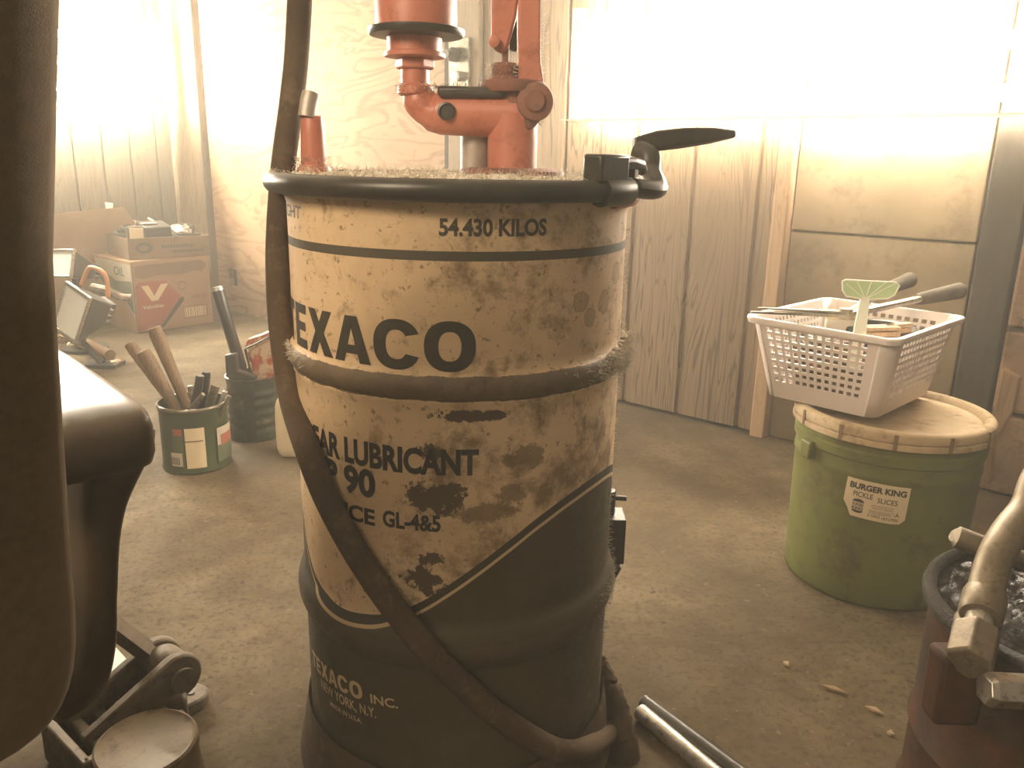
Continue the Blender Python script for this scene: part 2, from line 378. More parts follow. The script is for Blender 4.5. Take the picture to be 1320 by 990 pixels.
def glyph_bm(word, h, widths=None, gap=.0):
    bm = bmesh.new(); x = 0
    def fill(outer, hole=None):
        es = []
        for lp in [outer] + ([hole] if hole else []):
            vs = [bm.verts.new(((x + p[0]) * h, p[1] * h, 0)) for p in lp]
            es += [bm.edges.new((vs[i], vs[(i + 1) % len(vs)])) for i in range(len(vs))]
        bmesh.ops.triangle_fill(bm, use_beauty=True, use_dissolve=False, edges=es)
    for ch in word:
        if ch == 'O':
            fill(superell(.53, .5, .53, .53, 0, 2 * math.pi, 48)[:-1], superell(.53, .5, .235, .31, 0, 2 * math.pi, 40)[:-1]); adv = 1.12
        elif ch == 'C':
            a, b = math.radians(24), math.radians(336)
            fill(superell(.52, .5, .52, .53, a, b, 48) + superell(.52, .5, .235, .31, math.radians(326), math.radians(34), 40)); adv = 1.06
        else:
            adv, loops = GLYPH[ch]; fill(loops[0], loops[1] if len(loops) > 1 else None)
        x += adv + gap
    return bm, (x - gap) * h
def text_bm(txt, h, width=None, bold=.0):
    """built-in font, cap height h, squeezed to width"""
    cu = bpy.data.curves.new('t', 'FONT'); cu.body = txt; cu.size = 1; cu.offset = bold; cu.resolution_u = 4
    o = bpy.data.objects.new('t', cu); C.objects.link(o)
    dg = bpy.context.evaluated_depsgraph_get(); me = bpy.data.meshes.new_from_object(o.evaluated_get(dg))
    bm = bmesh.new(); bm.from_mesh(me)
    bpy.data.objects.remove(o); bpy.data.curves.remove(cu); bpy.data.meshes.remove(me)
    ys = [v.co.y for v in bm.verts]; xs = [v.co.x for v in bm.verts]
    x0, x1, y1 = min(xs), max(xs), max(ys); y0 = 0
    sy = h / (y1 - y0); sx = width / (x1 - x0) if width else sy
    for v in bm.verts: v.co = Vector(((v.co.x - x0) * sx, (v.co.y) * sy, 0))
    return bm, (x1 - x0) * sx
def merge(dst, src, dx=0, dy=0):
    mp = {v: dst.verts.new((v.co.x + dx, v.co.y + dy, v.co.z)) for v in src.verts}
    for f in src.faces:
        try: dst.faces.new([mp[v] for v in f.verts])
        except ValueError: pass
    src.free()
def rect_bm(bm, x0, y0, x1, y1, z=0):
    bm.faces.new([bm.verts.new(p) for p in ((x0, y0, z), (x1, y0, z), (x1, y1, z), (x0, y1, z))])
def slice_x(bm, step):
    xs = [v.co.x for v in bm.verts]; x = math.floor(min(xs) / step) * step + step
    while x < max(xs):
        bmesh.ops.bisect_plane(bm, geom=bm.verts[:] + bm.edges[:] + bm.faces[:], plane_co=(x, 0, 0), plane_no=(1, 0, 0)); x += step
def wrap(bm, name, m, parent, c, R, th0, z0, tilt=0, eps=.0003, step=.006):
    """lay a flat drawing round an upright cylinder; R(z) is its radius"""
    slice_x(bm, step); ct, st = math.cos(tilt), math.sin(tilt)
    off = parent_loc(parent)
    for v in bm.verts:
        x, y, e = v.co; x, y = x * ct - y * st, x * st + y * ct
        z = z0 + y; r = R(z) if callable(R) else R
        th = th0 + x / r; r += eps + e
        v.co = Vector((c[0] + r * math.sin(th), c[1] - r * math.cos(th), z)) - off
    me = bpy.data.meshes.new(name); bm.to_mesh(me); bm.free(); me.materials.append(MT[m])
    o = bpy.data.objects.new(name, me); C.objects.link(o); o.parent = parent; return o
def lay(bm, name, m, parent, o0, ex, ey, eps=.001):
    """lay a flat drawing on a plane through o0 with axes ex, ey"""
    ex, ey = Vector(ex).normalized(), Vector(ey).normalized(); nn = ex.cross(ey); off = parent_loc(parent)
    for v in bm.verts: v.co = Vector(o0) + ex * v.co.x + ey * v.co.y + nn * (eps + v.co.z) - off
    me = bpy.data.meshes.new(name); bm.to_mesh(me); bm.free(); me.materials.append(MT[m])
    o = bpy.data.objects.new(name, me); C.objects.link(o); o.parent = parent; return o

# ------------------------------------------------------------------ the room
U = Vector((.7744, -.6327, 0)); N = Vector((-.6327, -.7744, 0)); Z = Vector((0, 0, 1))
WC = Vector((-1.43, 3.9, 0))
SL = -.21                                                   # where the left wall meets the long wall
def WP(s, off=0, z=0): return WC + U * s + N * off + Z * z
def LP(s, off=0, z=0): return WC + U * (SL + off) + N * s + Z * z
def slab_on(fn, s0, s1, z0, z1, o0, o1):
    m = MB(); m.hexa([fn(s0, o0, z0), fn(s1, o0, z0), fn(s1, o1, z0), fn(s0, o1, z0)], [fn(s0, o0, z1), fn(s1, o0, z1), fn(s1, o1, z1), fn(s0, o1, z1)]); return m
HT = 2.3
SE = 4.4
room_pts = [WP(SL - .1, -.1), WP(SE, -.1), WP(SE, 5.6), WP(SL - .1, 5.6)]
m = MB(); m.hexa([p - Z * .1 for p in room_pts], room_pts); struct(m.build('floor', 'floor', smooth=False))
m = MB(); m.hexa([p + Z * HT for p in room_pts], [p + Z * (HT + .1) for p in room_pts]); struct(m.build('ceiling', 'ceiling', smooth=False))
struct(slab_on(WP, SL - .1, SE, 0, HT, -.1, 0).build('wall_back', 'concrete_wall', smooth=False))
# left wall: tongue-and-groove boards
def board_wall(fn, s0, s1, z0, z1, o0, o1, grooves, gw, gd):
    """a sheet with vertical grooves cut into its face"""
    m = MB(); prof = [(s0, o1)]
    for g in sorted(grooves): prof += [(g - gw / 2, o1), (g - gw / 2 + .002, o1 - gd), (g + gw / 2 - .002, o1 - gd), (g + gw / 2, o1)]
    prof += [(s1, o1), (s1, o0), (s0, o0)]
    m.hexa([fn(s, o, z0) for s, o in prof], [fn(s, o, z1) for s, o in prof]); return m
struct(board_wall(LP, -.0, 5.6, 0, HT, -.1, 0.0, [.12 + .125 * k for k in range(43)], .012, .012).build('wall_left', 'board_wall', smooth=False))
struct(slab_on(WP, SL + .001, .055, 0, HT, 0, .05).build('trim_corner', 'stud', smooth=False, bevel=.004))
# plywood sheet with a square hole (outlet cut-out) low on the left
m = MB()
hs0, hs1, hz0, hz1 = .175, .238, .117, .20
for a, b, c, d in ((.085, hs0, 0, HT), (hs1, 1.57, 0, HT), (hs0, hs1, 0, hz0), (hs0, hs1, hz1, HT)):
    m.hexa([WP(a, .0, c), WP(b, .0, c), WP(b, .03, c), WP(a, .03, c)], [WP(a, .0, d), WP(b, .0, d), WP(b, .03, d), WP(a, .03, d)])
bmesh.ops.remove_doubles(m.bm, verts=m.bm.verts, dist=1e-5)
pl = struct(m.build('trim_plywood', 'plywood', smooth=False))
struct(slab_on(WP, .055, .085, 0, HT, 0, .012).build('trim_gap', 'dark_strip', smooth=False))
struct(slab_on(WP, hs0 - .004, hs1 + .004, hz0 - .004, hz1 + .004, .002, .006).build('trim_outlet', 'black_plastic', smooth=False))
struct(slab_on(WP, 1.572, 1.60, 0, HT, 0, .05).build('trim_stud', 'dark_strip', smooth=False, bevel=.003))
struct(slab_on(WP, 1.60, 1.735, 0, HT, 0, .06).build('trim_stud.001', 'stud', smooth=False, bevel=.004))
struct(slab_on(WP, 1.74, 1.95, 0, HT, 0, .045).build('trim_board', 'siding', smooth=False, bevel=.003))
struct(board_wall(WP, 1.955, 2.735, 0.012, HT, .0, .05, [2.075, 2.20, 2.325, 2.505, 2.69], .014, .012).build('trim_siding', 'siding', smooth=False))
struct(slab_on(WP, 2.737, 2.775, 0.0, HT, 0, .065).build('trim_edge', 'pale_wood', smooth=False, bevel=.003))
# hardboard on the right, seam at knee height, dark strip in place of shade, block wall
struct(slab_on(WP, 2.778, 3.20, 0.555, HT, 0, .03).build('trim_hardboard', 'concrete_wall', smooth=False, bevel=.003))
struct(slab_on(WP, 2.778, 3.20, 0.0, .551, 0, .028).build('trim_hardboard.001', 'concrete_wall', smooth=False, bevel=.003))
struct(slab_on(WP, 3.21, 3.285, 0.0, HT, 0, .06).build('trim_shade_strip', 'dark_strip', smooth=False, bevel=.004))
m = MB(); bw, bh = .40, .19
for r in range(12):
    for k in range(4):
        s0 = 3.295 + k * bw - (.2 if r % 2 else 0); s1 = s0 + bw - .012
        s0 = max(s0, 3.295); s1 = min(s1, SE)
        if s1 - s0 > .02: m.hexa([WP(s0, 0, r * bh + .006), WP(s1, 0, r * bh + .006), WP(s1, .07, r * bh + .006), WP(s0, .07, r * bh + .006)], [WP(s0, 0, r * bh + bh - .006), WP(s1, 0, r * bh + bh - .006), WP(s1, .07, r * bh + bh - .006), WP(s0, .07, r * bh + bh - .006)])
struct(m.build('trim_blocks', 'brick', smooth=False, bevel=.005))
# dark latch hardware bolted to the stud
t = thing('door_latch', WP(1.66, .06, 1.02), 'dark rusty bolt latch screwed to the upright stud behind the red pump', 'latch')
slab_on(WP, 1.615, 1.70, .93, 1.08, .06, .07).build('plate', 'tool_steel', t, bevel=.003)
m = MB(); m.lathe([(.022, 0), (.022, .02), (.012, .03), (.012, .045)], WP(1.645, .07, 1.03), N, 16).build('bolt', 'black_steel', t)
m = MB(); m.lathe([(.016, 0), (.016, .014), (0, .018)], WP(1.66, .07, .965), N, 6).build('nut', 'bright_steel', t)

# ------------------------------------------------------------------ tube racks added to make the two blown-out places
def glare_rack(p0, p1, face, mat, label):
    p0, p1 = Vector(p0), Vector(p1); d = (p1 - p0); L = d.length; d.normalize(); face = Vector(face).normalized(); up = d.cross(face).normalized()
    mid = (p0 + p1) / 2
    t = thing('glare_rack', mid, label, 'lamp')
    for k in (-1, 0, 1):
        MB().tube([p0 + up * .10 * k, p1 + up * .10 * k], .017, 14).build('tube', mat, t)
    MB().box(mid + face * .025 - Z * .145, d * (L / 2), face * .065, Z * .001).build('added_shade', 'added_shade', t, smooth=False)  # translucent plate added to cut light on floor and lower wall
    for q, sg in ((p0, -1), (p1, 1)):
        MB().box(q + d * sg * .012, d * .012, Z * .148, face * .022).build('end_cap', 'white_enamel', t, bevel=.004)
        MB().box(q - d * sg * .15 - face * .06, d * .014, face * .06, up * .010).build('wall_bracket', 'white_enamel', t, bevel=.001)
    return t
glare_rack(WP(2.18, .13, .965), WP(3.38, .13, .965), N, 'tube_right', 'added rack of glaring tubes over the grooved panel and the basket')
glare_rack(LP(.17, .13, 1.06), LP(1.37, .13, 1.06), U, 'tube_left', 'added rack of glaring tubes over the cardboard boxes in the corner')

# ------------------------------------------------------------------ the drum
cx, cy = DRUM_C; R = DRUM_R
drum = thing('oil_drum', (cx, cy, 0), 'tall stained cream and dark green lubricant drum with black clamp ring', 'drum')
prof = [(0, .035), (R - .004, .035), (R + .002, .030), (R + .003, .040), (R - .001, .050), (R, .055)]
prof += [(R, z) for z in (.10, .15, .20, .218)]
def hoop(z0, z1, h): return [(R + h * math.sin(math.pi * k / 10) ** .8, z0 + (z1 - z0) * k / 10) for k in range(11)]
prof += hoop(.222, .272, .0085) + [(R, .28)] + [(R, z) for z in (.33, .38, .43, .48, .498)] + [(R + .0015, .5005), (R + .0015, .5035)]
prof += hoop(.504, .5315, .0075) + [(R, .54)] + [(R, z) for z in (.58, .62, .66, .672)] + [(R + .003, .682), (R + .003, .690)]
m = MB(); m.lathe(prof, (cx, cy, 0), n=128, caps=False); m.build('body', 'drum_paint', drum, angle=60)
# lid with its dusty top
lid_z = .697
m = MB(); m.lathe([(R + .004, .684), (R + .005, .690), (R - .004, lid_z), (R - .02, lid_z - .004), (R - .03, lid_z - .005), (.05, lid_z - .004), (0, lid_z - .004)], (cx, cy, 0), n=96, caps=False)
m.build('lid', 'black_steel', drum, angle=60)
# clamp ring: closed all round but for the gap at the lever
def ring_path(t0, t1, r, z, n): return [Vector((cx + r * math.sin(t0 + (t1 - t0) * i / n), cy - r * math.cos(t0 + (t1 - t0) * i / n), z)) for i in range(n + 1)]
RR = R + .0120; TG0, TG1 = math.radians(60), math.radians(80)
MB().tube(ring_path(TG1, TG0 + 2 * math.pi, RR, .6915, 110), .0100, 14).build('clamp_ring', 'black_steel', drum)
MB().tube(ring_path(TG0 - .05, TG1 + .05, R + .004, .682, 8), .008, 10).build('gasket', 'red_paint', drum)
def on_ring(deg, r, z): a = math.radians(deg); return Vector((cx + r * math.sin(a), cy - r * math.cos(a), z))
def ring_box(deg, r, z, w, d, h, m):
    a = math.radians(deg); t = Vector((math.cos(a), math.sin(a), 0)); rd = Vector((math.sin(a), -math.cos(a), 0))
    m.box(on_ring(deg, r, z), t * w / 2, rd * d / 2, Z * h / 2)
m = MB(); m.tube(ring_path(math.radians(46), math.radians(60), RR, .6905, 8), .0135, 14); m.build('ring_sleeve', 'black_steel', drum)
m = MB(); ring_box(50, R + .008, .711, .046, .022, .026, m); lug = m.build('clamp_lug', 'black_steel', drum, bevel=.003)
m = MB(); ring_box(64, R + .010, .712, .012, .014, .018, m); m.tube([on_ring(52, R + .012, .716), on_ring(60, R + .016, .717), on_ring(68, R + .016, .715), on_ring(74, R + .014, .71)], .006, 8); m.build('clamp_link', 'black_steel', drum, bevel=.001)
e0, e1, e2, e3, e4 = on_ring(62, R + .016, .694), on_ring(72, R + .030, .692), aty(838, 222, .86), aty(836, 200, .87), aty(822, 192, .88)
MB().tube(smooth_path([e0, e1, e2, e3, e4], 5), .0115, 12, flat=.8).build('clamp_hook', 'black_steel', drum)
lv = [aty(816, 186, .885), aty(845, 182, .89), aty(880, 178, .91), aty(915, 175, .93), aty(946, 173, .95)]
lw = [.007, .0105, .0105, .0085, .004]
m = MB(); rings = []
for p, wd in zip(lv, lw):
    rings.append([m.bm.verts.new(p + q) for q in (Vector((0, -.010, wd)), Vector((0, .010, wd)), Vector((0, .012, -wd * .6)), Vector((0, .004, -wd)), Vector((0, -.006, -wd)), Vector((0, -.012, -wd * .6)))])
for a, b in zip(rings, rings[1:]):
    for j in range(6): m.bm.faces.new((a[j], a[(j + 1) % 6], b[(j + 1) % 6], b[j]))
m.bm.faces.new(rings[0]); m.bm.faces.new(rings[-1])
m.build('clamp_lever', 'black_steel', drum, bevel=.002)
# black bracket bolted low on the far side
m = MB(); bq = aty(783, 690, .95)
m.box(bq, (.020, 0, 0), (0, .02, 0), (0, 0, .030)); m.prism([bq + Vector((-.022, -.02, -.035)), bq + Vector((.018, -.02, -.035)), bq + Vector((.006, -.02, -.062)), bq + Vector((-.022, -.02, -.075))], (0, .04, 0))
m.tube([bq + Vector((-.004, 0, .030)), bq + Vector((-.004, 0, .062))], .012, 10); m.tube([bq + Vector((-.004, 0, .052)), bq + Vector((.021, -.003, .052))], .0035, 8)
m.build('side_bracket', 'black_plastic', drum, bevel=.003)
# printing
def R_(z): return R
bm, wd = glyph_bm('TEXACO', 1.0, gap=.05)
k = .051 / 1.0; arcw = math.radians(9.63 + 63.6 + 12) * R
for v in bm.verts: v.co.x *= arcw / wd; v.co.y *= .0440
wrap(bm, 'lettering', 'ink', drum, (cx, cy), R, math.radians(9.7) - arcw / R, .533)
def line(txt, a0, a1, z, h, mat='ink', bold=.0, tilt=0):
    wdt = math.radians(a1 - a0) * R; b, _ = text_bm(txt, h, wdt, bold); return wrap(b, 'lettering', mat, drum, (cx, cy), R, math.radians(a0), z, tilt)
line('54.430 KILOS', -1.7, 29.7, .6537, .0145, bold=.034)
line('WEIGHT', -84, -52.6, .6597, .0115, bold=.012)
line('GEAR LUBRICANT', -57.5, 10, .4330, .0248, 'ink_print', .042)
line('EP 90', -50.2, -22.5, .4020, .0275, 'ink_print', .042)
line('SERVICE', -54, -23.0, .3725, .0165, 'ink_print', .036)
line('GL-4&5', -20.2, -1.5, .3745, .0165, 'ink_print', .036)
b = bmesh.new(); g, wd = glyph_bm('TEXACO', 1.0, gap=.06); aw = math.radians(34) * R
for v in g.verts: v.co.x *= aw / wd; v.co.y *= .0190
merge(b, g); g, wd = text_bm('INC.', .0105, math.radians(10.5) * R, .02); merge(b, g, aw + math.radians(3) * R, .0)
wrap(b, 'lettering', 'cream_ink', drum, (cx, cy), R, math.radians(-63.5), .1585, math.radians(5))
b = bmesh.new(); g, wd = text_bm('NEW YORK, N.Y.', .0115, math.radians(30) * R, .012); merge(b, g)
g, w2 = text_bm('MADE IN U.S.A.', .0055, math.radians(17) * R, .012); merge(b, g, math.radians(6.5) * R, -.0125)
wrap(b, 'lettering', 'cream_ink', drum, (cx, cy), R, math.radians(-54.5), .1455, math.radians(4))
# lint and dust lying on the lid, the hoop and the right flank
def clump(m, p, s):
    r = bmesh.ops.create_icosphere(m.bm, subdivisions=1, radius=s)
    for v in r['verts']: v.co = Vector(p) + Vector((v.co.x * random.uniform(.5, 1.6), v.co.y * random.uniform(.5, 1.6), v.co.z * random.uniform(.3, .8)))
def hair(m, p, d, L, w=.00035):
    p, d = Vector(p), Vector(d).normalized(); k = d.orthogonal().normalized() * w
    c = p + d * L * .5 + Vector((random.uniform(-1, 1), random.uniform(-1, 1), random.uniform(-1, 1))) * L * .22
    e = p + d * L + Vector((random.uniform(-1, 1), random.uniform(-1, 1), random.uniform(-1, 1))) * L * .4
    v = [m.bm.verts.new(q) for q in (p - k, p + k, c + k, c - k, e)]
    m.bm.faces.new((v[0], v[1], v[2], v[3])); m.bm.faces.new((v[3], v[2], v[4]))
def rnd(a): return random.uniform(-a, a)
m = MB()
from mathutils import noise as mn
nr, na = 30, 90; rings = []
for i in range(nr + 1):
    r = (R - .003) * i / nr; ring = []
    for j in range(na if i else 1):
        a = 2 * math.pi * j / na; x, y = cx + r * math.cos(a), cy + r * math.sin(a)
        h = max(0, mn.fractal(Vector((x * 40, y * 40, 1)), .9, 2.1, 4)) * .006 + max(0, mn.noise(Vector((x * 14, y * 14, 5)))) * .006 + .003 * math.sin(math.pi * min(1, (1 - i / nr) * 3) / 2)
        ring.append(m.bm.verts.new((x, y, lid_z - .003 + h * min(1, (nr - i) / 2))))
    rings.append(ring)
for A, B in zip(rings, rings[1:]):
    for j in range(na):
        k = (j + 1) % na
        if len(A) == 1: m.bm.faces.new((A[0], B[j], B[k]))
        else: m.bm.faces.new((A[j], B[j], B[k], A[k]))
for i in range(520):
    a = random.uniform(0, 2 * math.pi); r = (R - .004) * math.sqrt(random.random())
    p = Vector((cx + r * math.cos(a), cy + r * math.sin(a), lid_z + .002)); clump(m, p + Z * .001, random.uniform(.0015, .0042))
for i in range(40):
    a = random.uniform(0, 2 * math.pi); r = .068 + rnd(.01); clump(m, (-.005 + r * math.cos(a), .95 + r * math.sin(a), lid_z + .002), random.uniform(.003, .006))
for i in range(900):
    a = random.uniform(0, 2 * math.pi); r = (R - .002) * math.sqrt(random.random()); hair(m, (cx + r * math.cos(a), cy + r * math.sin(a), lid_z + .002), (rnd(1), rnd(1), .7), random.uniform(.005, .014))
for i in range(500):
    a = random.uniform(0, 2 * math.pi); r = R + .012; hair(m, (cx + r * math.cos(a), cy + r * math.sin(a), .7013), (rnd(1), rnd(1), .6), random.uniform(.002, .006), .0002)
for i in range(900):
    th = math.radians(random.gauss(78, 14)); z = random.uniform(.508, .534); r = R + .006
    hair(m, (cx + r * math.sin(th), cy - r * math.cos(th), z), (math.sin(th) + rnd(.6), -math.cos(th) + rnd(.6), rnd(.9)), random.uniform(.004, .012), .0003)
for i in range(120):
    th = math.radians(random.gauss(82, 10)); r = R + .005; clump(m, (cx + r * math.sin(th), cy - r * math.cos(th), random.uniform(.510, .534)), random.uniform(.002, .0045))
for i in range(420):
    th = math.radians(random.gauss(84, 7)); z = random.uniform(.16, .66); hair(m, (cx + R * math.sin(th), cy - R * math.cos(th), z), (math.sin(th), -math.cos(th), rnd(.8)), random.uniform(.003, .007), .0002)
for i in range(160):
    th = math.radians(random.gauss(-62, 9)); hair(m, (cx + (R + .005) * math.sin(th), cy - (R + .005) * math.cos(th), random.uniform(.515, .532)), (math.sin(th), -math.cos(th), rnd(.8)), random.uniform(.003, .007), .0002)
for i in range(300):
    th = math.radians(random.gauss(80, 9)); hair(m, (cx + (R + .007) * math.sin(th), cy - (R + .007) * math.cos(th), random.gauss(.247, .010)), (math.sin(th), -math.cos(th), rnd(.8)), random.uniform(.002, .006), .0002)
o = m.build('dust', 'dust', drum, smooth=False); o['kind'] = 'stuff'

# dolly under the drum
t = thing('drum_dolly', (cx, cy, 0), 'round dusty dark dolly the big drum stands on', 'dolly')
MB().lathe([(R + .0015, .09), (R + .004, .095), (R + .007, .08), (R + .011, .05), (R + .016, .028), (R + .017, .022), (.15, .022), (.15, .033), (R + .0015, .033)], (cx, cy, 0), n=72, caps=False).build('skirt', 'rubber', t, angle=60)
m = MB(); m.lathe([(0, .022), (.19, .022), (.19, .032), (0, .032)], (cx, cy, 0), n=48, caps=False); m.build('platform', 'dirty_red', t)
m = MB(); lp = smooth_path([aty(768, 850, .92), aty(782, 880, .90), aty(794, 915, .88), aty(801, 955, .87), aty(806, 1005, .86)], 8)
m.tube(lp, [(.012 + .010 * i / len(lp)) for i in range(len(lp))], 14)
for v in m.bm.verts: v.co += Vector((rnd(.0022), rnd(.0022), rnd(.0022)))
m.build('side_socket', 'rubber', t)['label'] = 'lumpy dust-caked socket on the right side'
for k in range(4):
    a = math.pi / 4 + k * math.pi / 2; q = Vector((cx + .15 * math.cos(a), cy + .15 * math.sin(a), .0125))
    MB().lathe([(.004, -.008), (.0125, -.008), (.0125, .008), (.004, .008)], q, (1, 0, 0), 20).build('wheel', 'black_plastic', t)

# ------------------------------------------------------------------ the red pump on the lid
PY = .95
def pp(px, py, y=PY): return aty(px, py, y)
S = (pp(690, 147) - pp(545, 147)).length / 145               # metres per pixel in the pump's plane
pb = Vector((pp(660, 214).x, PY, lid_z - .003))
t = thing('barrel_pump', pb, 'old red barrel pump standing on the drum lid', 'pump')
MB().lathe([(.058, 0), (.060, .004), (.058, .011), (.046, .014), (.034, .014), (0, .014)], pb, n=40, caps=False).build('base_flange', 'dirty_red', t)
axis_z = pp(640, 147).z
MB().lathe([(.0275, .008), (.0275, .05), (.0275, axis_z - pb.z)], pb, n=32).build('standpipe', 'red_paint', t)
sp2 = pp(612, 190)
MB().tube([(sp2.x, PY + .02, pb.z + .01), (sp2.x, PY + .02, axis_z)], .0175, 20).build('grey_pipe', 'grey_pipe', t)['label'] = 'bare grey pipe behind the red standpipe'
# horizontal manifold with rounded left end, flat web on top
l0 = pp(556, 146)
m = MB(); m.lathe([(0, -.012), (.012, -.009), (.020, 0), (.0225, .010), (.0235, .03), (.0245, .08), (.0265, (pb.x - l0.x)), (.0265, pb.x - l0.x + .012)], l0, (1, 0, 0), 32); m.build('manifold', 'red_paint', t)
wl, wr = pp(566, 124), pp(650, 119)
m = MB(); m.box(((wl.x + wr.x) / 2, PY - .006, axis_z + .021), ((wr.x - wl.x) / 2, 0, 0), (0, .020, 0), (0, 0, .0055)); m.build('manifold_ledge', 'black_steel', t, bevel=.004)['label'] = 'grimy dark ledge along the top of the manifold'
hp = pp(578, 145); m = MB(); m.lathe([(.0095, 0), (.0095, .0025), (.0075, .003), (.007, .0005), (0, .0005)], (hp.x, PY - .0235, hp.z), (0, -1, 0), 20, caps=False); m.build('port', 'black_steel', t)
# elbow up to the motor
ex = pp(535, 100).x; ec = Vector((ex + .028, PY, axis_z + .028))
ep = [Vector((l0.x + .012, PY, axis_z))] + arc(ec, (0, 0, -1), (-1, 0, 0), .028, 0, math.pi / 2, 10) + [Vector((ex, PY, axis_z + .06))]
MB().tube(ep, [.0215] * 4 + [.0185] * 5 + [.0155] * (len(ep) - 9), 20).build('elbow', 'red_paint', t)
def zz(py): return pp(535, py).z
MB().lathe([(.016, zz(124)), (.0195, zz(121)), (.0195, zz(112)), (.016, zz(108))], (ex, PY, 0), n=24).build('elbow_collar', 'red_paint', t)
MB().lathe([(.0125, zz(112)), (.0125, zz(78))], (ex, PY, 0), n=24).build('riser', 'red_paint', t)
MB().lathe([(.019, zz(90)), (.0215, zz(88)), (.0215, zz(77)), (.019, zz(75))], (ex, PY, 0), n=6).build('hex_nut', 'red_paint', t, smooth=False, bevel=.0015)
MB().lathe([(.016, zz(80)), (.016, zz(76)), (.033, zz(74)), (.033, zz(69)), (.0295, zz(67)), (.0295, zz(46)), (.032, zz(44)), (.032, zz(38))], (ex, PY, 0), n=36).build('coupling', 'red_paint', t)
MB().lathe([(.020, zz(50)), (.050, zz(47)), (.052, zz(43)), (.052, zz(38)), (.046, zz(36))], (ex + .002, PY, 0), n=40).build('motor_flange', 'black_steel', t)
MB().lathe([(.0435, zz(38)), (.0435, zz(-110)), (.040, zz(-120)), (.015, zz(-126)), (0, zz(-126))], (ex + .002, PY, 0), n=40).build('motor', 'red_paint', t)
# head with bracket, bolts and lever on the right
hub = pp(690, 131, PY - .028)
m = MB(); m.lathe([(.019, -.03), (.020, 0), (.019, .004), (.012, .006), (.0095, .010), (0, .010)], hub, (0, -1, 0), 28); m.build('hub', 'dirty_red', t)
m = MB(); out = [pp(*q, PY - .024) for q in ((652, 118), (668, 108), (695, 106), (706, 122), (707, 140), (698, 153), (686, 168), (668, 172), (655, 150))]
m.prism(out, (0, .048, 0)); m.build('head', 'dirty_red', t, bevel=.006, seg=3)
m = MB(); m.lathe([(.034, 0), (.036, .003), (.036, .011), (.030, .013)], (pp(660, 112).x, PY, pp(660, 120).z), n=36); m.build('head_collar', 'dirty_red', t)
gx = pp(651, 90).x
m = MB(); m.lathe([(.012, zz(108)), (.017, zz(105)), (.018, zz(100)), (.0145, zz(95)), (.0155, zz(92)), (.0165, zz(84)), (.012, zz(79)), (.004, zz(78)), (.004, zz(60))], (gx, PY, 0), n=24); m.build('packing_nut', 'dirty_red', t)
m = MB(); m.prism([pp(*q, PY - .014) for q in ((668, 115), (697, 118), (704, 125), (697, 80), (697, -60), (668, -60))], (0, .02, 0)); m.build('bracket_arm', 'red_paint', t, bevel=.003)
m = MB(); m.prism([pp(*q, PY - .010) for q in ((633, 50), (634, 60), (640, 66), (650, 68), (655, 60), (666, 20), (674, -60), (634, -60))], (0, .016, 0)); m.build('lever', 'red_paint', t, bevel=.003)
m = MB(); m.prism([pp(*q, PY + .006) for q in ((656, 64), (667, 66), (667, -60), (660, -60))], (0, .012, 0)); m.build('push_rod', 'black_steel', t, bevel=.002)
m = MB(); m.lathe([(.006, 0), (.006, .006), (0, .008)], pp(637, 54, PY - .011), (0, -1, 0), 16); m.build('lever_pin', 'red_paint', t)
m = MB()
for i in range(170):
    x = random.uniform(pp(560, 0).x, pp(655, 0).x); hair(m, (x, PY + rnd(.018), axis_z + .0265), (rnd(1), rnd(1), .8), random.uniform(.003, .008), .0003)
for i in range(60):
    clump(m, (random.uniform(pp(560, 0).x, pp(655, 0).x), PY + rnd(.015), axis_z + .0265), random.uniform(.0008, .002))
for i in range(240):
    a = random.uniform(0, 2 * math.pi); hair(m, (gx + .016 * math.cos(a), PY + .016 * math.sin(a), random.uniform(zz(106), zz(80))), (math.cos(a), math.sin(a), rnd(.6) + .2), random.uniform(.003, .008), .0003)
for i in range(160):
    a = random.uniform(0, 2 * math.pi); hair(m, (ex + .019 * math.cos(a), PY + .019 * math.sin(a), random.uniform(zz(124), zz(108))), (math.cos(a), math.sin(a), rnd(.6)), random.uniform(.003, .008), .0003)
for i in range(200):
    x = pp(699 + rnd(4), 0).x; hair(m, (x, PY + rnd(.02), random.uniform(pp(700, 165).z, pp(700, 20).z)), (1, rnd(.6), rnd(.7)), random.uniform(.003, .007), .0002)
o = m.build('dust', 'dust', t, smooth=False); o['kind'] = 'stuff'
# nozzle parked in the left of the lid
nb = aty(405, 214, .90); nb.z = lid_z - .002
t = thing('red_nozzle', nb, 'tapered red nozzle stuck upright in the left edge of the drum lid', 'nozzle')
k = .9 / 1056
MB().lathe([(.0165, 0), (.0175, .003), (.0175, .009), (.015, .013), (.0125, .013)], nb, n=28).build('collar', 'red_paint', t)
MB().lathe([(.0135, .010), (.0135, .022), (.0125, .045), (.0112, .06), (.0105, .062), (0, .062)], nb, n=28).build('body', 'red_paint', t)
m = MB(); m.tube([nb + Vector((-.004, -.006, .060)), nb + Vector((-.002, -.003, .075)), nb + Vector((0, 0, .084))], .0095, 14); m.build('stem', 'grey_pipe', t)
m = MB()
for i in range(160):
    a = random.uniform(0, 2 * math.pi); hair(m, nb + Vector((.016 * math.cos(a), .016 * math.sin(a), random.uniform(.006, .02))), (math.cos(a), math.sin(a), .5), random.uniform(.003, .007), .0003)
o = m.build('dust', 'dust', t, smooth=False); o['kind'] = 'stuff'

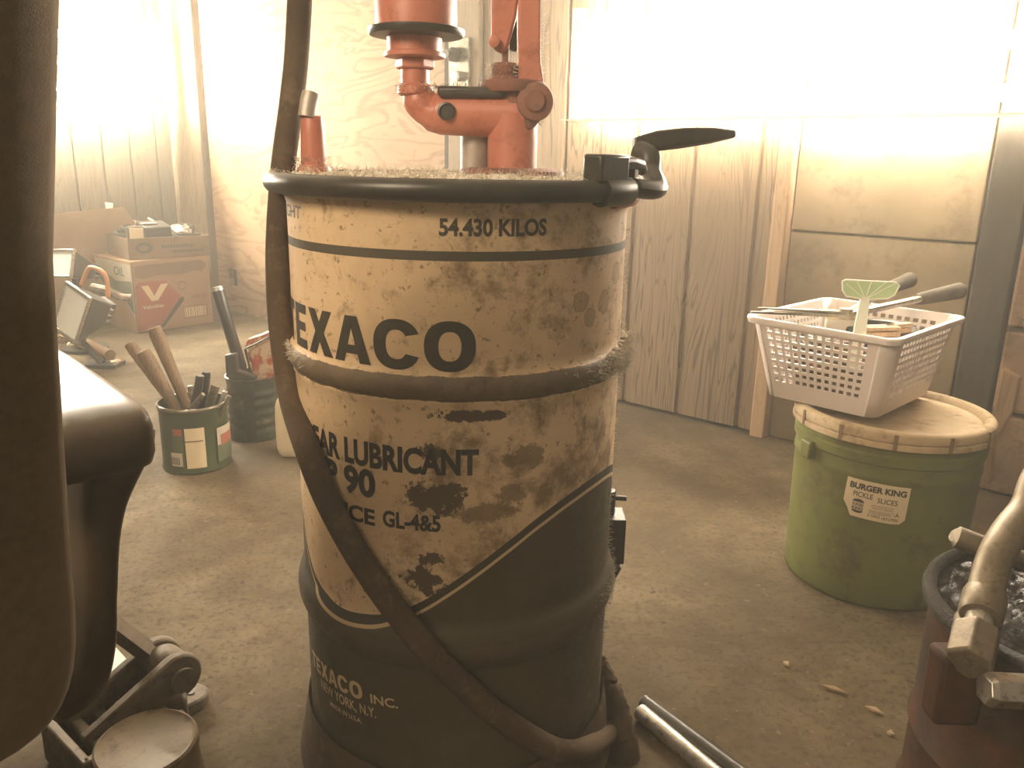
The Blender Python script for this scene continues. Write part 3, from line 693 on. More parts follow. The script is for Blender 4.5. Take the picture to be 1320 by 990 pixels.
# ------------------------------------------------------------------ hose looped down the front of the drum
HR = .0128
def hs(px, py, ex=0): th, z = surf(px, py, R + HR + .0015 + ex, DRUM_C); r = R + HR + .0015 + ex; return Vector((cx + r * math.sin(th), cy - r * math.cos(th), z))
hp_ = [aty(388, -60, .93), aty(383, 60, .93), aty(376, 130, .92), aty(370, 200, .90), aty(362, 262, .885), aty(358, 330, .875), aty(360, 400, .865), aty(367, 465, .85), aty(377, 520, .82)]
hp_[3] = aty(366, 205, .90); hp_[4] = aty(361, 262, .885)
hp_ += [hs(396, 578), hs(418, 635), hs(446, 690), hs(480, 745), hs(515, 793, .004), hs(552, 838, .005), hs(592, 878), hs(635, 917), hs(678, 947, .002), hs(715, 966, .004)]
q = hs(748, 968, .006); hp_ += [q, aty(778, 950, .84), aty(792, 925, .90), aty(792, 905, .955), aty(783, 892, .99), aty(760, 885, 1.03)]
zt = zz(-126); hx0 = aty(388, -60, .93)
hp_ = [Vector((ex, PY, zt - .004)), Vector((ex - .005, PY, zt + .05)), Vector(((ex * 2 + hx0.x) / 3, PY, zt + .11)), Vector((hx0.x + .02, .94, zt + .10)), Vector((hx0.x, .935, zt + .02))] + hp_
t = thing('hose', (cx, cy - R, .3), 'long dark rubber hose slung across the front of the big drum', 'hose')
MB().tube(smooth_path(hp_, 7), HR, 16).build('hose_tube', 'rubber', t, angle=80)

# ------------------------------------------------------------------ chair at the left edge
cf = Vector((-.67, .742, 0)).normalized(); cr_ = Vector((cf.y, -cf.x, 0))
E0 = Vector((-.337, .565, 0))
ch = thing('office_chair', E0 - cr_ * .25 + cf * .25, 'dark brown office chair with one armrest glaring white', 'chair')
# upholstered back: rounded slab, slightly bowed
def pad(m, c, ex, ey, ez, nx=10, ny=12, bow=0, rnd_=.06, puff=.0):
    c, ex, ey, ez = Vector(c), Vector(ex), Vector(ey), Vector(ez)
    lo, hi = [], []
    n = 48; pts = []
    for i in range(n):
        a = 2 * math.pi * i / n; ca, sa = math.cos(a), math.sin(a)
        pts.append((math.copysign(abs(ca) ** .25, ca), math.copysign(abs(sa) ** .25, sa)))
    layers = [(-1, .90), (-.8, .97), (-.4, 1), (.4, 1), (.8, .97), (1, .90)]
    rings = [[m.bm.verts.new(c + ex * (x * s) + ey * (y * s) + ez * h) for x, y in pts] for h, s in layers]
    for A, B in zip(rings, rings[1:]):
        for i in range(n): m.bm.faces.new((A[i], A[(i + 1) % n], B[(i + 1) % n], B[i]))
    for r_, sg in ((rings[0], -1), (rings[-1], 1)):
        ins = [m.bm.verts.new(c + (v.co - c - ez * sg) * .82 + ez * sg * 1.15) for v in r_]
        for i in range(n): m.bm.faces.new((r_[i], r_[(i + 1) % n], ins[(i + 1) % n], ins[i]))
        m.bm.faces.new(ins)
m = MB(); bz0, bz1 = .275, 1.03
pad(m, E0 - cr_ * .25 + Z * (bz0 + bz1) / 2 , cr_ * .25, Z * (bz1 - bz0) / 2, cf * .042)
for v in m.bm.verts:
    if v.co.z > .5: v.co -= cf * .135 * ((v.co.z - .5) / .29) ** 1.3
m.build('backrest', 'chair_fabric', ch, angle=80)
m = MB(); pad(m, E0 - cr_ * .255 + cf * .27 + Z * .375, cr_ * .215, cf * .23, Z * .045); m.build('seat', 'chair_fabric', ch, angle=80)
# armrest: moulded loop, one pad and a post in one sweep
az = .50
p_ne = atz(100, 578, az); p_nr = atz(204, 522, az); p_fr = atz(78, 446, az)
aw = cr_ * .066; al = cf * .17
ac = (p_nr + p_fr) / 2 - aw
ac.z = az - .02
ac.z = az - .028
m = MB(); pad(m, ac, al, aw, Z * .027); m.build('armrest', 'chair_plastic', ch, angle=80)
ps = [aty(x, y, .70) for x, y in ((150, 542), (146, 564), (134, 598), (123, 640), (119, 690), (119, 760), (116, 825), (98, 872), (50, 900))]
m = MB(); rings = []
wds = [.026, .028, .025, .020, .0165, .0145, .0155, .018, .02]
pa = smooth_path(ps, 4)
for i, p in enumerate(pa):
    f = i / 4; k = min(int(f), 7); ww = wds[k] + (wds[min(k + 1, 8)] - wds[k]) * (f - k)
    tt = (pa[min(i + 1, len(pa) - 1)] - pa[max(i - 1, 0)]).normalized(); b = tt.cross(cf).normalized()
    rings.append([m.bm.verts.new(p + b * (ww * math.copysign(abs(math.cos(a)) ** .5, math.cos(a))) + cf * (.040 * math.copysign(abs(math.sin(a)) ** .5, math.sin(a)))) for a in [2 * math.pi * j / 20 for j in range(20)]])
for A, B in zip(rings, rings[1:]):
    for j in range(20): m.bm.faces.new((A[j], A[(j + 1) % 20], B[(j + 1) % 20], B[j]))
m.bm.faces.new(rings[0]); m.bm.faces.new(rings[-1])
m.build('armrest_post', 'chair_plastic', ch, angle=80)
cc = E0 - cr_ * .25 + cf * .25
MB().lathe([(.03, .07), (.03, .2), (.02, .2), (.02, .335)], cc, n=20).build('column', 'black_steel', ch)
for k in range(5):
    a = math.radians(9 + 72 * k); d = Vector((math.cos(a), math.sin(a), 0))
    lg = MB().tube([cc + Z * .095, cc + d * .12 + Z * .085, cc + d * .25 + Z * .06], [.024, .02, .014], 10).build('leg', 'chair_plastic', ch)
    q = cc + d * .25 + Z * .025
    MB().lathe([(.006, -.02), (.023, -.02), (.025, -.016), (.025, -.003), (.018, -.003), (.018, .003), (.025, .003), (.025, .016), (.023, .02), (.006, .02)], q, d.cross(Z), 20).build('caster', 'black_plastic', lg)

# ------------------------------------------------------------------ cardboard boxes in the corner
def carton(name, p0, e1, e2, L1, L2, h, label, mat, open_top=True, flaps=()):
    """p0: the floor corner nearest the camera; e1 / e2 run along the two seen faces"""
    p0, e1, e2 = Vector(p0), Vector(e1).normalized(), Vector(e2).normalized()
    t = thing(name, p0 + e1 * L1 / 2 + e2 * L2 / 2, label, 'box')
    m = MB(); th = .004
    for a, b, wd in ((p0, e1, L1), (p0 + e2 * (L2 - th), e1, L1), (p0, e2, L2), (p0 + e1 * (L1 - th), e2, L2)):
        dd = e2 if b is e1 else e1
        m.hexa([a, a + b * wd, a + b * wd + dd * th, a + dd * th], [q + Z * h for q in (a, a + b * wd, a + b * wd + dd * th, a + dd * th)])
    m.hexa([p0, p0 + e1 * L1, p0 + e1 * L1 + e2 * L2, p0 + e2 * L2], [q + Z * th for q in (p0, p0 + e1 * L1, p0 + e1 * L1 + e2 * L2, p0 + e2 * L2)])
    m.build('walls', mat, t, smooth=False)
    return t
e1 = Vector((.64, .77, 0)).normalized(); e2 = Vector((-.77, .64, 0)).normalized()
P0 = atz(178, 430)
tb = carton('cardboard_box', P0, e1, e2, .335, .34, .285, 'lower cardboard box with a red diamond and white V printed on its front', 'cardboard')
m = MB(); m.hexa([P0 + Z * .285, P0 + e1 * .335 + Z * .285, P0 + e1 * .335 + e2 * .34 + Z * .285, P0 + e2 * .34 + Z * .285], [P0 + Z * .289, P0 + e1 * .335 + Z * .289, P0 + e1 * .335 + e2 * .34 + Z * .289, P0 + e2 * .34 + Z * .289]); m.build('top_flap', 'cardboard', tb, smooth=False)
def on_front(bm, m_, eps=.0012, par=None): return lay(bm, 'print', m_, par or tb, P0, e1, Z, eps)
b = bmesh.new(); rect_bm(b, .006, .012, .329, .278); on_front(b, 'cardboard')
def poly_bm(pts):
    b = bmesh.new(); b.faces.new([b.verts.new((x, y, 0)) for x, y in pts]); return b
on_front(poly_bm([(.008, .012), (.10, .012), (.20, .125), (.135, .205), (.025, .205), (.008, .19)]), 'print_red', .0018)
on_front(poly_bm([(.095, .012), (.112, .012), (.207, .112), (.207, .128), (.19, .125)]), 'black_plastic', .0022)
on_front(poly_bm([(.030, .19), (.060, .19), (.082, .145), (.113, .19), (.145, .19), (.095, .125), (.068, .125)]), 'paper_cream', .0026)
on_front(poly_bm([(.012, .268), (.03, .272), (.30, .275), (.322, .255), (.30, .225), (.26, .232), (.2, .222), (.12, .228), (.05, .218), (.012, .225)]), 'cardboard_dark', .0024)
b, _ = text_bm('Valvoline', .016, .085, .01)
for v in b.verts: v.co += Vector((.03, .095, 0))
on_front(b, 'paper_cream', .0028)
b, _ = text_bm('10W-30', .016, .06, .02)
for v in b.verts: v.co += Vector((.245, .115, 0))
on_front(b, 'cardboard_dark', .0022)
b = bmesh.new(); rect_bm(b, .20, .035, .31, .085); on_front(b, 'cardboard_dark', .0020)
b = bmesh.new()
x = .204
while x < .304:
    wd = random.choice((.002, .003, .005)); rect_bm(b, x, .039, x + wd, .081); x += wd + random.choice((.002, .003))
on_front(b, 'paper_cream', .0026)
b = bmesh.new()
for k in range(24):
    a = 2 * math.pi * k / 24; a2 = 2 * math.pi * (k + 1) / 24; c0 = Vector((.205, .175, 0))
    q = [c0 + Vector((math.cos(t) * r, math.sin(t) * r, 0)) for t, r in ((a, .014), (a, .019), (a2, .019), (a2, .014))]; b.faces.new([b.verts.new(v) for v in q])
on_front(b, 'cardboard_dark', .0022)
# left face: white label with green picture, torn lower half
def on_side(bm, m_, eps=.0012): return lay(bm, 'print', m_, tb, P0 + e2 * .34, -e2, Z, eps)
on_side(poly_bm([(.02, .282), (.335, .275), (.335, .06), (.29, .10), (.24, .15), (.10, .16), (.05, .19)]), 'cardboard_white', .0014)
on_side(poly_bm([(.04, .235), (.12, .225), (.2, .20), (.33, .21), (.33, .075), (.28, .115), (.24, .155), (.10, .165), (.05, .195)]), 'print_green', .002)
b, _ = text_bm('OIL', .035, .09, .01)
for v in b.verts: v.co += Vector((.19, .225, 0))
on_side(b, 'print_green', .0024)
# the open box on top
f1 = Vector((.74, .67, 0)).normalized(); f2 = Vector((-.67, .74, 0)).normalized()
P1 = P0 + e1 * .02 + e2 * .05 + Z * .2895
PT = P1
tu = carton('cardboard_box', P1, f1, f2, .33, .27, .085, 'open brown box heaped with dark junk on top of the other box', 'cardboard_dark')
b = bmesh.new(); 
for k, (x, y, wd, h_) in enumerate(((.13, .040, .13, .014), (.17, .020, .13, .010))):
    xx = x
    while xx < x + wd:
        ww = random.uniform(.006, .011); rect_bm(b, xx, y, xx + ww, y + h_); xx += ww + .003
lay(b, 'print', 'ink', tu, P1, f1, Z, .0012)
b = bmesh.new()
for k in range(24):
    a = 2 * math.pi * k / 24; a2 = 2 * math.pi * (k + 1) / 24; c0 = Vector((.06, .045, 0))
    q = [c0 + Vector((math.cos(s_) * r * 1.6, math.sin(s_) * r, 0)) for s_, r in ((a, .012), (a, .022), (a2, .022), (a2, .012))]; b.faces.new([b.verts.new(v) for v in q])
lay(b, 'print', 'ink', tu, P1, f1, Z, .0012)
def in_box(a, b_, z): return P1 + f1 * a + f2 * b_ + Z * z
# junk in the open box
def junk_block(name, c, ex, ey, ez, mat, label, cat, bev=.006, group=None):
    t_ = thing(name, c, label, cat, group); MB().box(c, ex, ey, ez).build('body', mat, t_, bevel=bev); return t_
c = in_box(.13, .07, .09); tt = junk_block('battery_charger', c, f1 * .055, (f2 + Z * .2).normalized() * .05, Z * .045, 'black_plastic', 'black boxy charger near the front of the open junk box', 'charger')
MB().box(c + f1 * -.02 + Z * .047, f1 * .03, f2 * .02, Z * .002).build('label_plate', 'cardboard_white', tt)
c = in_box(.045, .045, .10); tt = junk_block('meter', c, f1 * .033, f2 * .02, Z * .03, 'black_plastic', 'small meter with a pale face at the left corner of the junk box', 'meter')
MB().box(c - f2 * .021, f1 * .027, f2 * .002, Z * .024).build('face', 'paper_cream', tt, bevel=.001)
c = in_box(.10, .15, .115); tt = junk_block('pouch', c, (f1 + Z * .15).normalized() * .05, f2 * .03, Z * .012, 'cardboard', 'flat tan pouch lying across the back of the junk box', 'pouch', .008)
m = MB(); c = in_box(.25, .12, .10)
r = bmesh.ops.create_icosphere(m.bm, subdivisions=3, radius=1)
for v in r['verts']:
    n_ = v.co.copy(); k = .75 + .25 * math.sin(9 * n_.x + 4 * n_.z) * math.cos(8 * n_.y) + random.uniform(-.12, .12); v.co = c + f1 * n_.x * .06 * k + f2 * n_.y * .06 * k + Z * n_.z * .03 * k
o = m.build('foil_bag', 'foil', smooth=False); tag(recentre(o, c), 'crumpled shiny silver bag on the right side of the junk box', 'bag')
m = MB(); m.tube([in_box(.14, .16, .15), in_box(.17, .11, .125), in_box(.2, .05, .085)], [.006, .006, .004], 8); o = m.build('glass_tube', 'bright_steel'); tag(recentre(o, in_box(.17, .11, .12)), 'thin shiny tube slanting across the middle of the junk box', 'tube')
for i, (a, b_, z, s) in enumerate(((.02, .18, .09, .03), (.19, .2, .095, .045), (.28, .2, .1, .04), (.2, .1, .075, .04), (.06, .2, .105, .035))):
    m = MB(); pth = arc(in_box(a + .02, b_, z), f1, (f2 + Z * .3).normalized(), s, 0, 2 * math.pi * .93, 20); m.tube(pth, .009, 8)
    o = m.build('cable_coil', 'black_plastic'); tag(recentre(o, pth[0]), ['coil of black cable at the far left corner of the junk box', 'coil of black cable behind the tan pouch', 'coil of black cable behind the silver bag', 'coil of black cable under the shiny tube', 'coil of black cable between tan pouch and the standing flap'][i], 'cable', 'black cable coils in the junk box')
# filler lying under the junk so the box reads full
m = MB()
for i in range(40): 
    c = in_box(random.uniform(.03, .30), random.uniform(.03, .24), random.uniform(.03, .08)); a = rnd(1); d1 = f1 * math.cos(a) + f2 * math.sin(a); d2 = d1.cross(Z); m.box(c, d1 * random.uniform(.015, .04), d2 * random.uniform(.01, .02), Z * random.uniform(.008, .02))
o = m.build('scrap_parts', 'black_plastic', bevel=.003); tag(recentre(o, in_box(.16, .13, .01)), 'dark jumble of small scrap filling the open junk box', 'scrap', None, 'stuff')
# big bare cardboard sheet standing behind on the left
b0 = atz(60, 400, .0); 
q = [aty(78, 275, 3.42), aty(162, 268, 3.50), aty(180, 296, 3.53), aty(172, 352, 3.50), aty(125, 350, 3.44), aty(93, 315, 3.42)]
q = [aty(70, 276, 3.36), aty(160, 267, 3.55), aty(183, 300, 3.60), aty(183, 420, 3.60), aty(120, 440, 3.47), aty(66, 440, 3.35)]
m = MB(); nn = (q[1] - q[0]).cross(q[5] - q[0]).normalized()
q[3] = q[2] + (q[3] - q[2]) * .7; m.prism(q, nn * .006)
o = m.build('cardboard_sheet', 'cardboard', smooth=False); tag(recentre(o, q[4]), 'bare tan cardboard sheet standing behind the stacked boxes', 'cardboard')
q = [aty(114, 258, 3.72), aty(142, 262, 3.74), aty(140, 300, 3.74), aty(114, 300, 3.72)]
m = MB(); m.prism(q, (.01, .008, 0)); o = m.build('paper_card', 'white_paper', smooth=False); tag(recentre(o, q[3]), 'pale card poking up behind the tan cardboard sheet', 'card')
q = [LP(.05, .03, .36), LP(.34, .03, .42), LP(.34, .05, .0), LP(.05, .05, .0)]
m = MB(); m.prism(q, U * .012); o = m.build('foam_board', 'white_paper', smooth=False); tag(recentre(o, q[3]), 'pale grey board leaning on the boarded wall behind the junk box', 'board')

# work lights and scrap heaped at the left of the boxes
def lamp_head(name, c, ax, up, sx, sy, sz, label):
    ax, up = Vector(ax).normalized(), Vector(up).normalized(); sd = ax.cross(up).normalized(); up = sd.cross(ax)
    t_ = thing(name, c, label, 'lamp')
    fr = [c + sd * (a * sx) + up * (b_ * sy) + ax * sz for a, b_ in ((-1, -1), (1, -1), (1, 1), (-1, 1))]
    bk = [c + sd * (a * sx * .55) + up * (b_ * sy * .5) - ax * sz for a, b_ in ((-1, -1), (1, -1), (1, 1), (-1, 1))]
    MB().hexa(bk, fr).build('housing', 'black_plastic', t_, bevel=.006)
    m_ = MB()
    for a, b_, u_, v_ in ((-1, 0, .06, 1), (1, 0, .06, 1), (0, -1, 1, .08), (0, 1, 1, .08)): m_.box(c + ax * (sz + .004) + sd * a * sx * .95 + up * b_ * sy * .95, sd * sx * u_, up * sy * v_, ax * .006)
    m_.build('bezel', 'bright_steel', t_, bevel=.002)
    MB().box(c + ax * sz, sd * sx * .9, up * sy * .88, ax * .003).build('lens', 'white_enamel', t_)
    m_ = MB(); 
    for k in range(4): m_.box(c - ax * (sz + .008) + up * sy * (-.4 + .27 * k), sd * sx * .5, up * sy * .07, ax * .012)
    m_.build('cooling_fins', 'black_plastic', t_)
    return t_, sd, up
c = aty(113, 402, 2.72)
tl, sd, up = lamp_head('work_light', c, (-.36, -.93, .12), (.45, -.1, 1), .058, .085, .06, 'black square work light with a white lens tilted beside the boxes')
MB().tube(smooth_path([c + up * .07 + sd * .06, c + up * .14 + sd * .05, c + up * .15 - sd * .02, c + up * .09 - sd * .06], 5), .008, 8).build('handle', 'orange_cord', tl)
m = MB(); m.tube([c - up * .06, c - up * .12 + Vector((.02, 0, 0)), Vector((c.x + .03, c.y, .01))], .012, 8); m.box((c.x + .03, c.y, .006), (.06, 0, 0), (0, .04, 0), (0, 0, .006)); m.build('stand', 'black_steel', tl)
c2 = aty(97, 345, 2.95); 
t2, sd, up = lamp_head('work_light', c2, (-.3, -.8, .3), (0, .2, 1), .06, .05, .06, 'dark lamp head higher up behind the white-lensed work light')
m = MB(); m.tube([c2 - Z * .04, (c2.x, c2.y, .2), (c2.x, c2.y, .0)], .015, 10); m.lathe([(.08, 0), (.08, .012), (.02, .02)], (c2.x, c2.y, 0), n=24); m.build('stand', 'black_steel', t2)
m = MB(); p = aty(118, 372, 2.9); m.tube(smooth_path([p, p + Vector((.06, .0, -.012)), p + Vector((.09, .01, -.03)), p + Vector((.13, .02, -.035))], 5), [.02] * 6 + [.014] * 10, 10); 
o = m.build('pistol_grip', 'tool_steel'); tag(recentre(o, p), 'grey pistol grip resting between the work light and the printed box', 'tool')
p0, p1 = atz(95, 436, .045), atz(142, 458, .022); m = MB(); m.tube([p0, p1], [.02, .02], 14); m.lathe([(.013, -.002), (.013, .004)], p1, p1 - p0, 14); o = m.build('brown_tube', 'cardboard_dark'); tag(recentre(o, p1), 'short brown tube lying on the floor under the work light', 'tube')
for i, (px, py, s, mt_) in enumerate(((88, 440, .035, 'cardboard'), (100, 448, .03, 'paper_cream'), (150, 470, .018, 'paper_cream'), (132, 462, .022, 'white_paper'))):
    p = atz(px, py, 0); m = MB(); r = bmesh.ops.create_icosphere(m.bm, subdivisions=2, radius=s)
    for v in r['verts']: v.co = p + Vector((v.co.x * random.uniform(.7, 1.4), v.co.y * random.uniform(.7, 1.4), (v.co.z + s) * random.uniform(.4, .7)))
    o = m.build('paper_scrap', mt_, smooth=False); tag(recentre(o, p), ['tan crumpled scrap under the work light by the chair back', 'cream crumpled scrap left of the short brown tube', 'small cream scrap on the floor nearest the hammer handles', 'white scrap on the floor just below the short brown tube'][i], 'scrap', 'paper scraps on the floor')

# ------------------------------------------------------------------ green coffee can with tools
def can_shell(t_, c, r, h, mat, ribs=0, n=48):
    pr = [(0, .0), (r - .004, 0), (r, .003)]
    if ribs:
        for k in range(ribs):
            z0 = h * (.12 + .76 * k / ribs); z1 = h * (.12 + .76 * (k + 1) / ribs); pr += [(r, z0), (r, z0 + (z1 - z0) * .35), (r - .0025, z0 + (z1 - z0) * .5), (r - .0025, z0 + (z1 - z0) * .8)]
    else: pr += [(r, .008), (r - .002, .012), (r - .002, h - .014), (r, h - .010)]
    pr += [(r, h - .004), (r + .002, h), (r - .002, h + .001), (r - .004, h - .003), (r - .004, .006), (0, .006)]
    return MB().lathe(pr, c, n=n, caps=False).build('body', mat, t_, angle=50)
r1 = .0775; v1 = atz(252, 612); vd = Vector((v1.x, v1.y, 0)).normalized(); k1c = v1 + vd * r1 + Vector((.008, 0, 0)); H1 = .155
t = thing('coffee_can', k1c, 'green coffee can with cream label, stuffed with hammer handles and tools', 'can')
can_shell(t, k1c, r1, H1, 'can_green')
MB().lathe([(r1 + .0005, H1 - .006), (r1 + .0025, H1 - .002), (r1 + .001, H1 + .002), (r1 - .003, H1 + .002)], k1c, n=48, caps=False).build('rim', 'tool_steel', t)
def canp(px, py): return surf(px, py, r1, (k1c.x, k1c.y))
def can_rect(px0, py0, px1, py1, mat, eps=.0006):
    a0, z1_ = canp(px0, py0); a1, _ = canp(px1, py0); _, z0_ = canp((px0 + px1) / 2, py1); b_ = bmesh.new(); rect_bm(b_, 0, 0, (a1 - a0) * r1, z1_ - z0_); return wrap(b_, 'label', mat, t, (k1c.x, k1c.y), r1, a0, z0_, 0, eps)
can_rect(237, 553, 263, 604, 'paper_cream')
can_rect(221, 553, 235, 602, 'print_green')
can_rect(223, 553, 234, 562, 'print_red', .0012)
can_rect(221, 583, 235, 601, 'cardboard_white', .0012)
b_ = bmesh.new(); x = 0
while x < .022: rect_bm(b_, x, 0, x + .0012, .018); x += .0026
a0, z0_ = canp(222, 598); wrap(b_, 'label', 'ink', t, (k1c.x, k1c.y), r1, a0, z0_, 0, .0018)
can_rect(238, 569, 262, 570, 'cardboard_dark', .0012)
can_rect(279, 552, 298, 590, 'cardboard_white')
can_rect(280, 574, 298, 592, 'print_green', .0012)
can_rect(284, 560, 296, 572, 'print_red', .0012)
def stick(name, p0, p1, r0, r1_, mat, label, cat, group=None, n=12, flat=None, mid=None):
    pth = [Vector(p0)] + ([Vector(mid)] if mid is not None else []) + [Vector(p1)]
    rr = [r0, (r0 + r1_) / 2, r1_] if mid is not None else [r0, r1_]
    o_ = MB().tube(pth, rr, n, flat=flat).build(name, mat, bevel=.002); tag(recentre(o_, p0), label, cat, group); return o_
def k1p(px, py, dy=0): return aty(px, py, k1c.y + dy)
kb = lambda dx, dy, z=.012: Vector((k1c.x + dx, k1c.y + dy, z))
def handle_tool(top, bot, rt, rb, label, head=True):
    t_ = thing('hammer', bot, label, 'hammer', 'hammers standing in the green can')
    d = (top - bot).normalized(); MB().tube([bot, bot + (top - bot) * .5, top - d * .02, top], [rb, rb * .9, rt, rt * .92], 12).build('handle', 'handle_wood', t_, bevel=.003)
    s_ = d.cross(Vector((0, 1, 0))).normalized(); MB().tube([bot - s_ * .035 + Z * .012, bot + s_ * .035 + Z * .012], .012, 8).build('head', 'tool_steel', t_, bevel=.003)
handle_tool(k1p(166, 442, .06), kb(.015, .03), .0135, .011, 'hammer with the leftmost, furthest leaning pale wooden handle in the green can')
handle_tool(k1p(184, 452, -.02), kb(.03, -.02), .0165, .012, 'hammer whose thick wooden handle stands in front, sawn pale end up')
handle_tool(k1p(198, 422, .03), kb(.02, .01, .02), .0165, .013, 'hammer with the tallest dark handle in the green can')
m = MB(); m.tube([kb(-.02, -.03), k1p(246, 528, -.04), k1p(262, 508, -.05)], [.008, .008, .005], 10); o = m.build('wood_file', 'tool_steel'); tag(recentre(o, kb(-.02, -.03)), 'grey file lying slanted inside the rim of the green can', 'file')
t_ = thing('pliers', kb(.02, -.01), 'pliers with dark dipped handles sticking up from the green can', 'pliers')
for px, dy in ((258, -.02), (266, .01)):
    top = k1p(px, 484 + (px - 258) * -.6, dy); MB().tube(smooth_path([kb(.0, dy, .05), k1p(250 + (px - 258), 530, dy), k1p(px - 2, 500, dy), top], 4), [.006] * 5 + [.0105] * 7 + [.009], 10).build('handle', 'black_plastic', t_)
MB().tube([kb(.0, -.005, .05), kb(-.005, -.005, .012)], [.012, .005], 8).build('jaws', 'tool_steel', t_)
for i, (px, py, dy, mt_, r_) in enumerate(((278, 497, 0, 'galvanised', .009), (291, 504, .02, 'bright_steel', .005), (296, 510, -.02, 'galvanised', .004), (245, 497, .045, 'tool_steel', .006))):
    bq_ = kb(-.01 + .012 * i, dy); tp = k1p(px, py, dy)
    if i == 3: bq_ = kb(-.02, .045)
    o = stick(['wrench', 'screwdriver_shaft', 'drill_rod', 'punch'][i], bq_, tp, r_, r_ * 1.2, mt_, ['grey wrench shank standing right of the pliers in the green can', 'thin shiny shaft leaning over the right rim of the green can', 'thinnest grey rod lowest on the right rim of the green can', 'short dark punch behind the pliers in the green can'][i], 'tool', 'small tools in the green can', flat=.5 if i == 0 else None)

# ------------------------------------------------------------------ dark ribbed can behind it
r2 = .067; v2 = atz(331, 571); vd = Vector((v2.x, v2.y, 0)).normalized(); k2 = v2 + vd * r2; H2 = .165
t = thing('ribbed_can', k2, 'dark ribbed can behind the green one holding a hatchet', 'can')
can_shell(t, k2, r2, H2, 'can_dark', ribs=5)
a0, _ = surf(316, 540, r2, (k2.x, k2.y)); b_ = bmesh.new(); rect_bm(b_, 0, 0, .026, .15); wrap(b_, 'label', 'black_plastic', t, (k2.x, k2.y), r2, a0, .008, 0, .0012)
def k2p(px, py, dy=0): return aty(px, py, k2.y + dy)
hb = Vector((k2.x + .01, k2.y, .015)); ht = k2p(280, 372, .02)
t = thing('hatchet', hb, 'long steel-shafted hatchet leaning out of the dark ribbed can', 'hatchet')
d = (ht - hb)
MB().tube([hb, hb + d * .38, hb + d * .42], [.009, .009, .009], 12).build('shaft', 'tool_steel', t)
MB().tube([hb + d * .42, hb + d * .46, hb + d * .8, hb + d * .985, ht], [.012, .0155, .0145, .0155, .012], 14).build('grip', 'black_plastic', t)
MB().tube([hb + d * .985, ht + d * .012], [.0162, .0155], 14).build('pommel', 'bright_steel', t)
m = MB(); m.prism([k2p(x, y, -.05) for x, y in ((289, 458), (304, 456), (306, 478), (330, 486), (326, 492), (300, 490), (291, 486))], (0, .022, 0)); o = m.build('hammer', 'black_steel', bevel=.004); tag(recentre(o, k2p(300, 480, -.05)), 'dark hammer head resting across the rim of the ribbed can', 'hammer')
m = MB(); gp = [k2p(x, y, .01) for x, y in ((318, 439), (350, 428), (364, 436), (366, 500), (330, 500), (322, 470))]
m.hexa(gp, [p + Vector((0, .045, 0)) for p in gp]); bmesh.ops.subdivide_edges(m.bm, edges=m.bm.edges[:], cuts=4, use_grid_fill=True)
for v in m.bm.verts: v.co += Vector((rnd(.004), rnd(.006), rnd(.003)))
o = m.build('foil_packet', 'bag_print'); tag(recentre(o, gp[4]), 'crumpled red and cream packet stuffed in the dark ribbed can', 'packet')
stick('dark_rod', k2 + Vector((.02, .01, .02)), k2p(352, 432, .0), .004, .003, 'black_steel', 'thin dark rod crossing in front of the red packet', 'rod', mid=k2p(316, 450, -.01))

# pale jug half hidden behind the drum, red tin behind the chair arm
p = atz(386, 592); vd = Vector((p.x, p.y, 0)).normalized(); c = p + vd * .05
t = thing('pale_jug', c, 'pale pinkish plastic jug half hidden behind the hose and drum', 'jug')
m = MB(); pad(m, c + Z * .075, (.045, 0, 0), (0, .045, 0), Z * .068); m.build('body', 'paper_cream', t, angle=80)
MB().lathe([(.014, .15), (.014, .166), (.016, .167), (.016, .185), (0, .185)], c, n=20).build('cap', 'print_red', t)
p = atz(156, 610); vd = Vector((p.x, p.y, 0)).normalized(); c = p + vd * .05 + Vector((-.033, 0, 0))
t = thing('red_can', c, 'small dull red can peeking out behind the chair armrest post', 'can')
can_shell(t, c, .045, .09, 'red_tin', n=32)

# ------------------------------------------------------------------ green pail
PC = Vector((.660, 1.362, 0)); PRB, PRT, PH = .146, .152, .305
def PR(z): return PRB + (PRT - PRB) * z / PH
t = thing('pail', PC, 'dirty green lidded plastic pail with torn pickle label', 'pail')
pr = [(0, .004), (PRB - .02, .004), (PRB - .012, 0), (PRB - .004, .002), (PRB, .01)] + [(PR(z), z) for z in (.05, .1, .15, .2, .225)] + [(PR(.23) + .0015, .228), (PR(.23) + .0015, .236), (PR(.24), .24), (PR(.255), .255), (PR(.26) + .004, .258), (PR(.27) + .004, .272), (PR(.28), .275), (PRT, .292)]
MB().lathe(pr, PC, n=72, caps=False).build('body', 'pail_green', t, angle=50)
LR = .160
m = MB(); m.lathe([(LR - .004, .287), (LR + .001, .288), (LR + .001, .296), (LR - .003, .298), (LR, .300), (LR + .001, .312), (LR - .003, .316), (LR - .010, .318), (LR - .016, .316), (LR - .020, .306), (LR - .025, .3045), (0, .3035)], PC, n=72, caps=False)
lid = m.build('lid', 'lid_cream', t, angle=50); lid['label'] = 'dusty cream snap-on lid'
for k in range(12):
    a = 2 * math.pi * k / 12 + .15; d = Vector((math.cos(a), math.sin(a), 0)); m = MB(); m.box(PC + d * (LR + .0005) + Z * .301, d.cross(Z) * .003, d * .0015, Z * .0125); m.build('lid_tab', 'cardboard_dark', t)
# handle ear
a = math.radians(-75); d = Vector((math.sin(a), -math.cos(a), 0)); m = MB(); m.box(PC + d * (PR(.25) + .006) + Z * .25, d.cross(Z) * .014, d * .008, Z * .016); m.build('handle_ear', 'pail_green', t, bevel=.004)
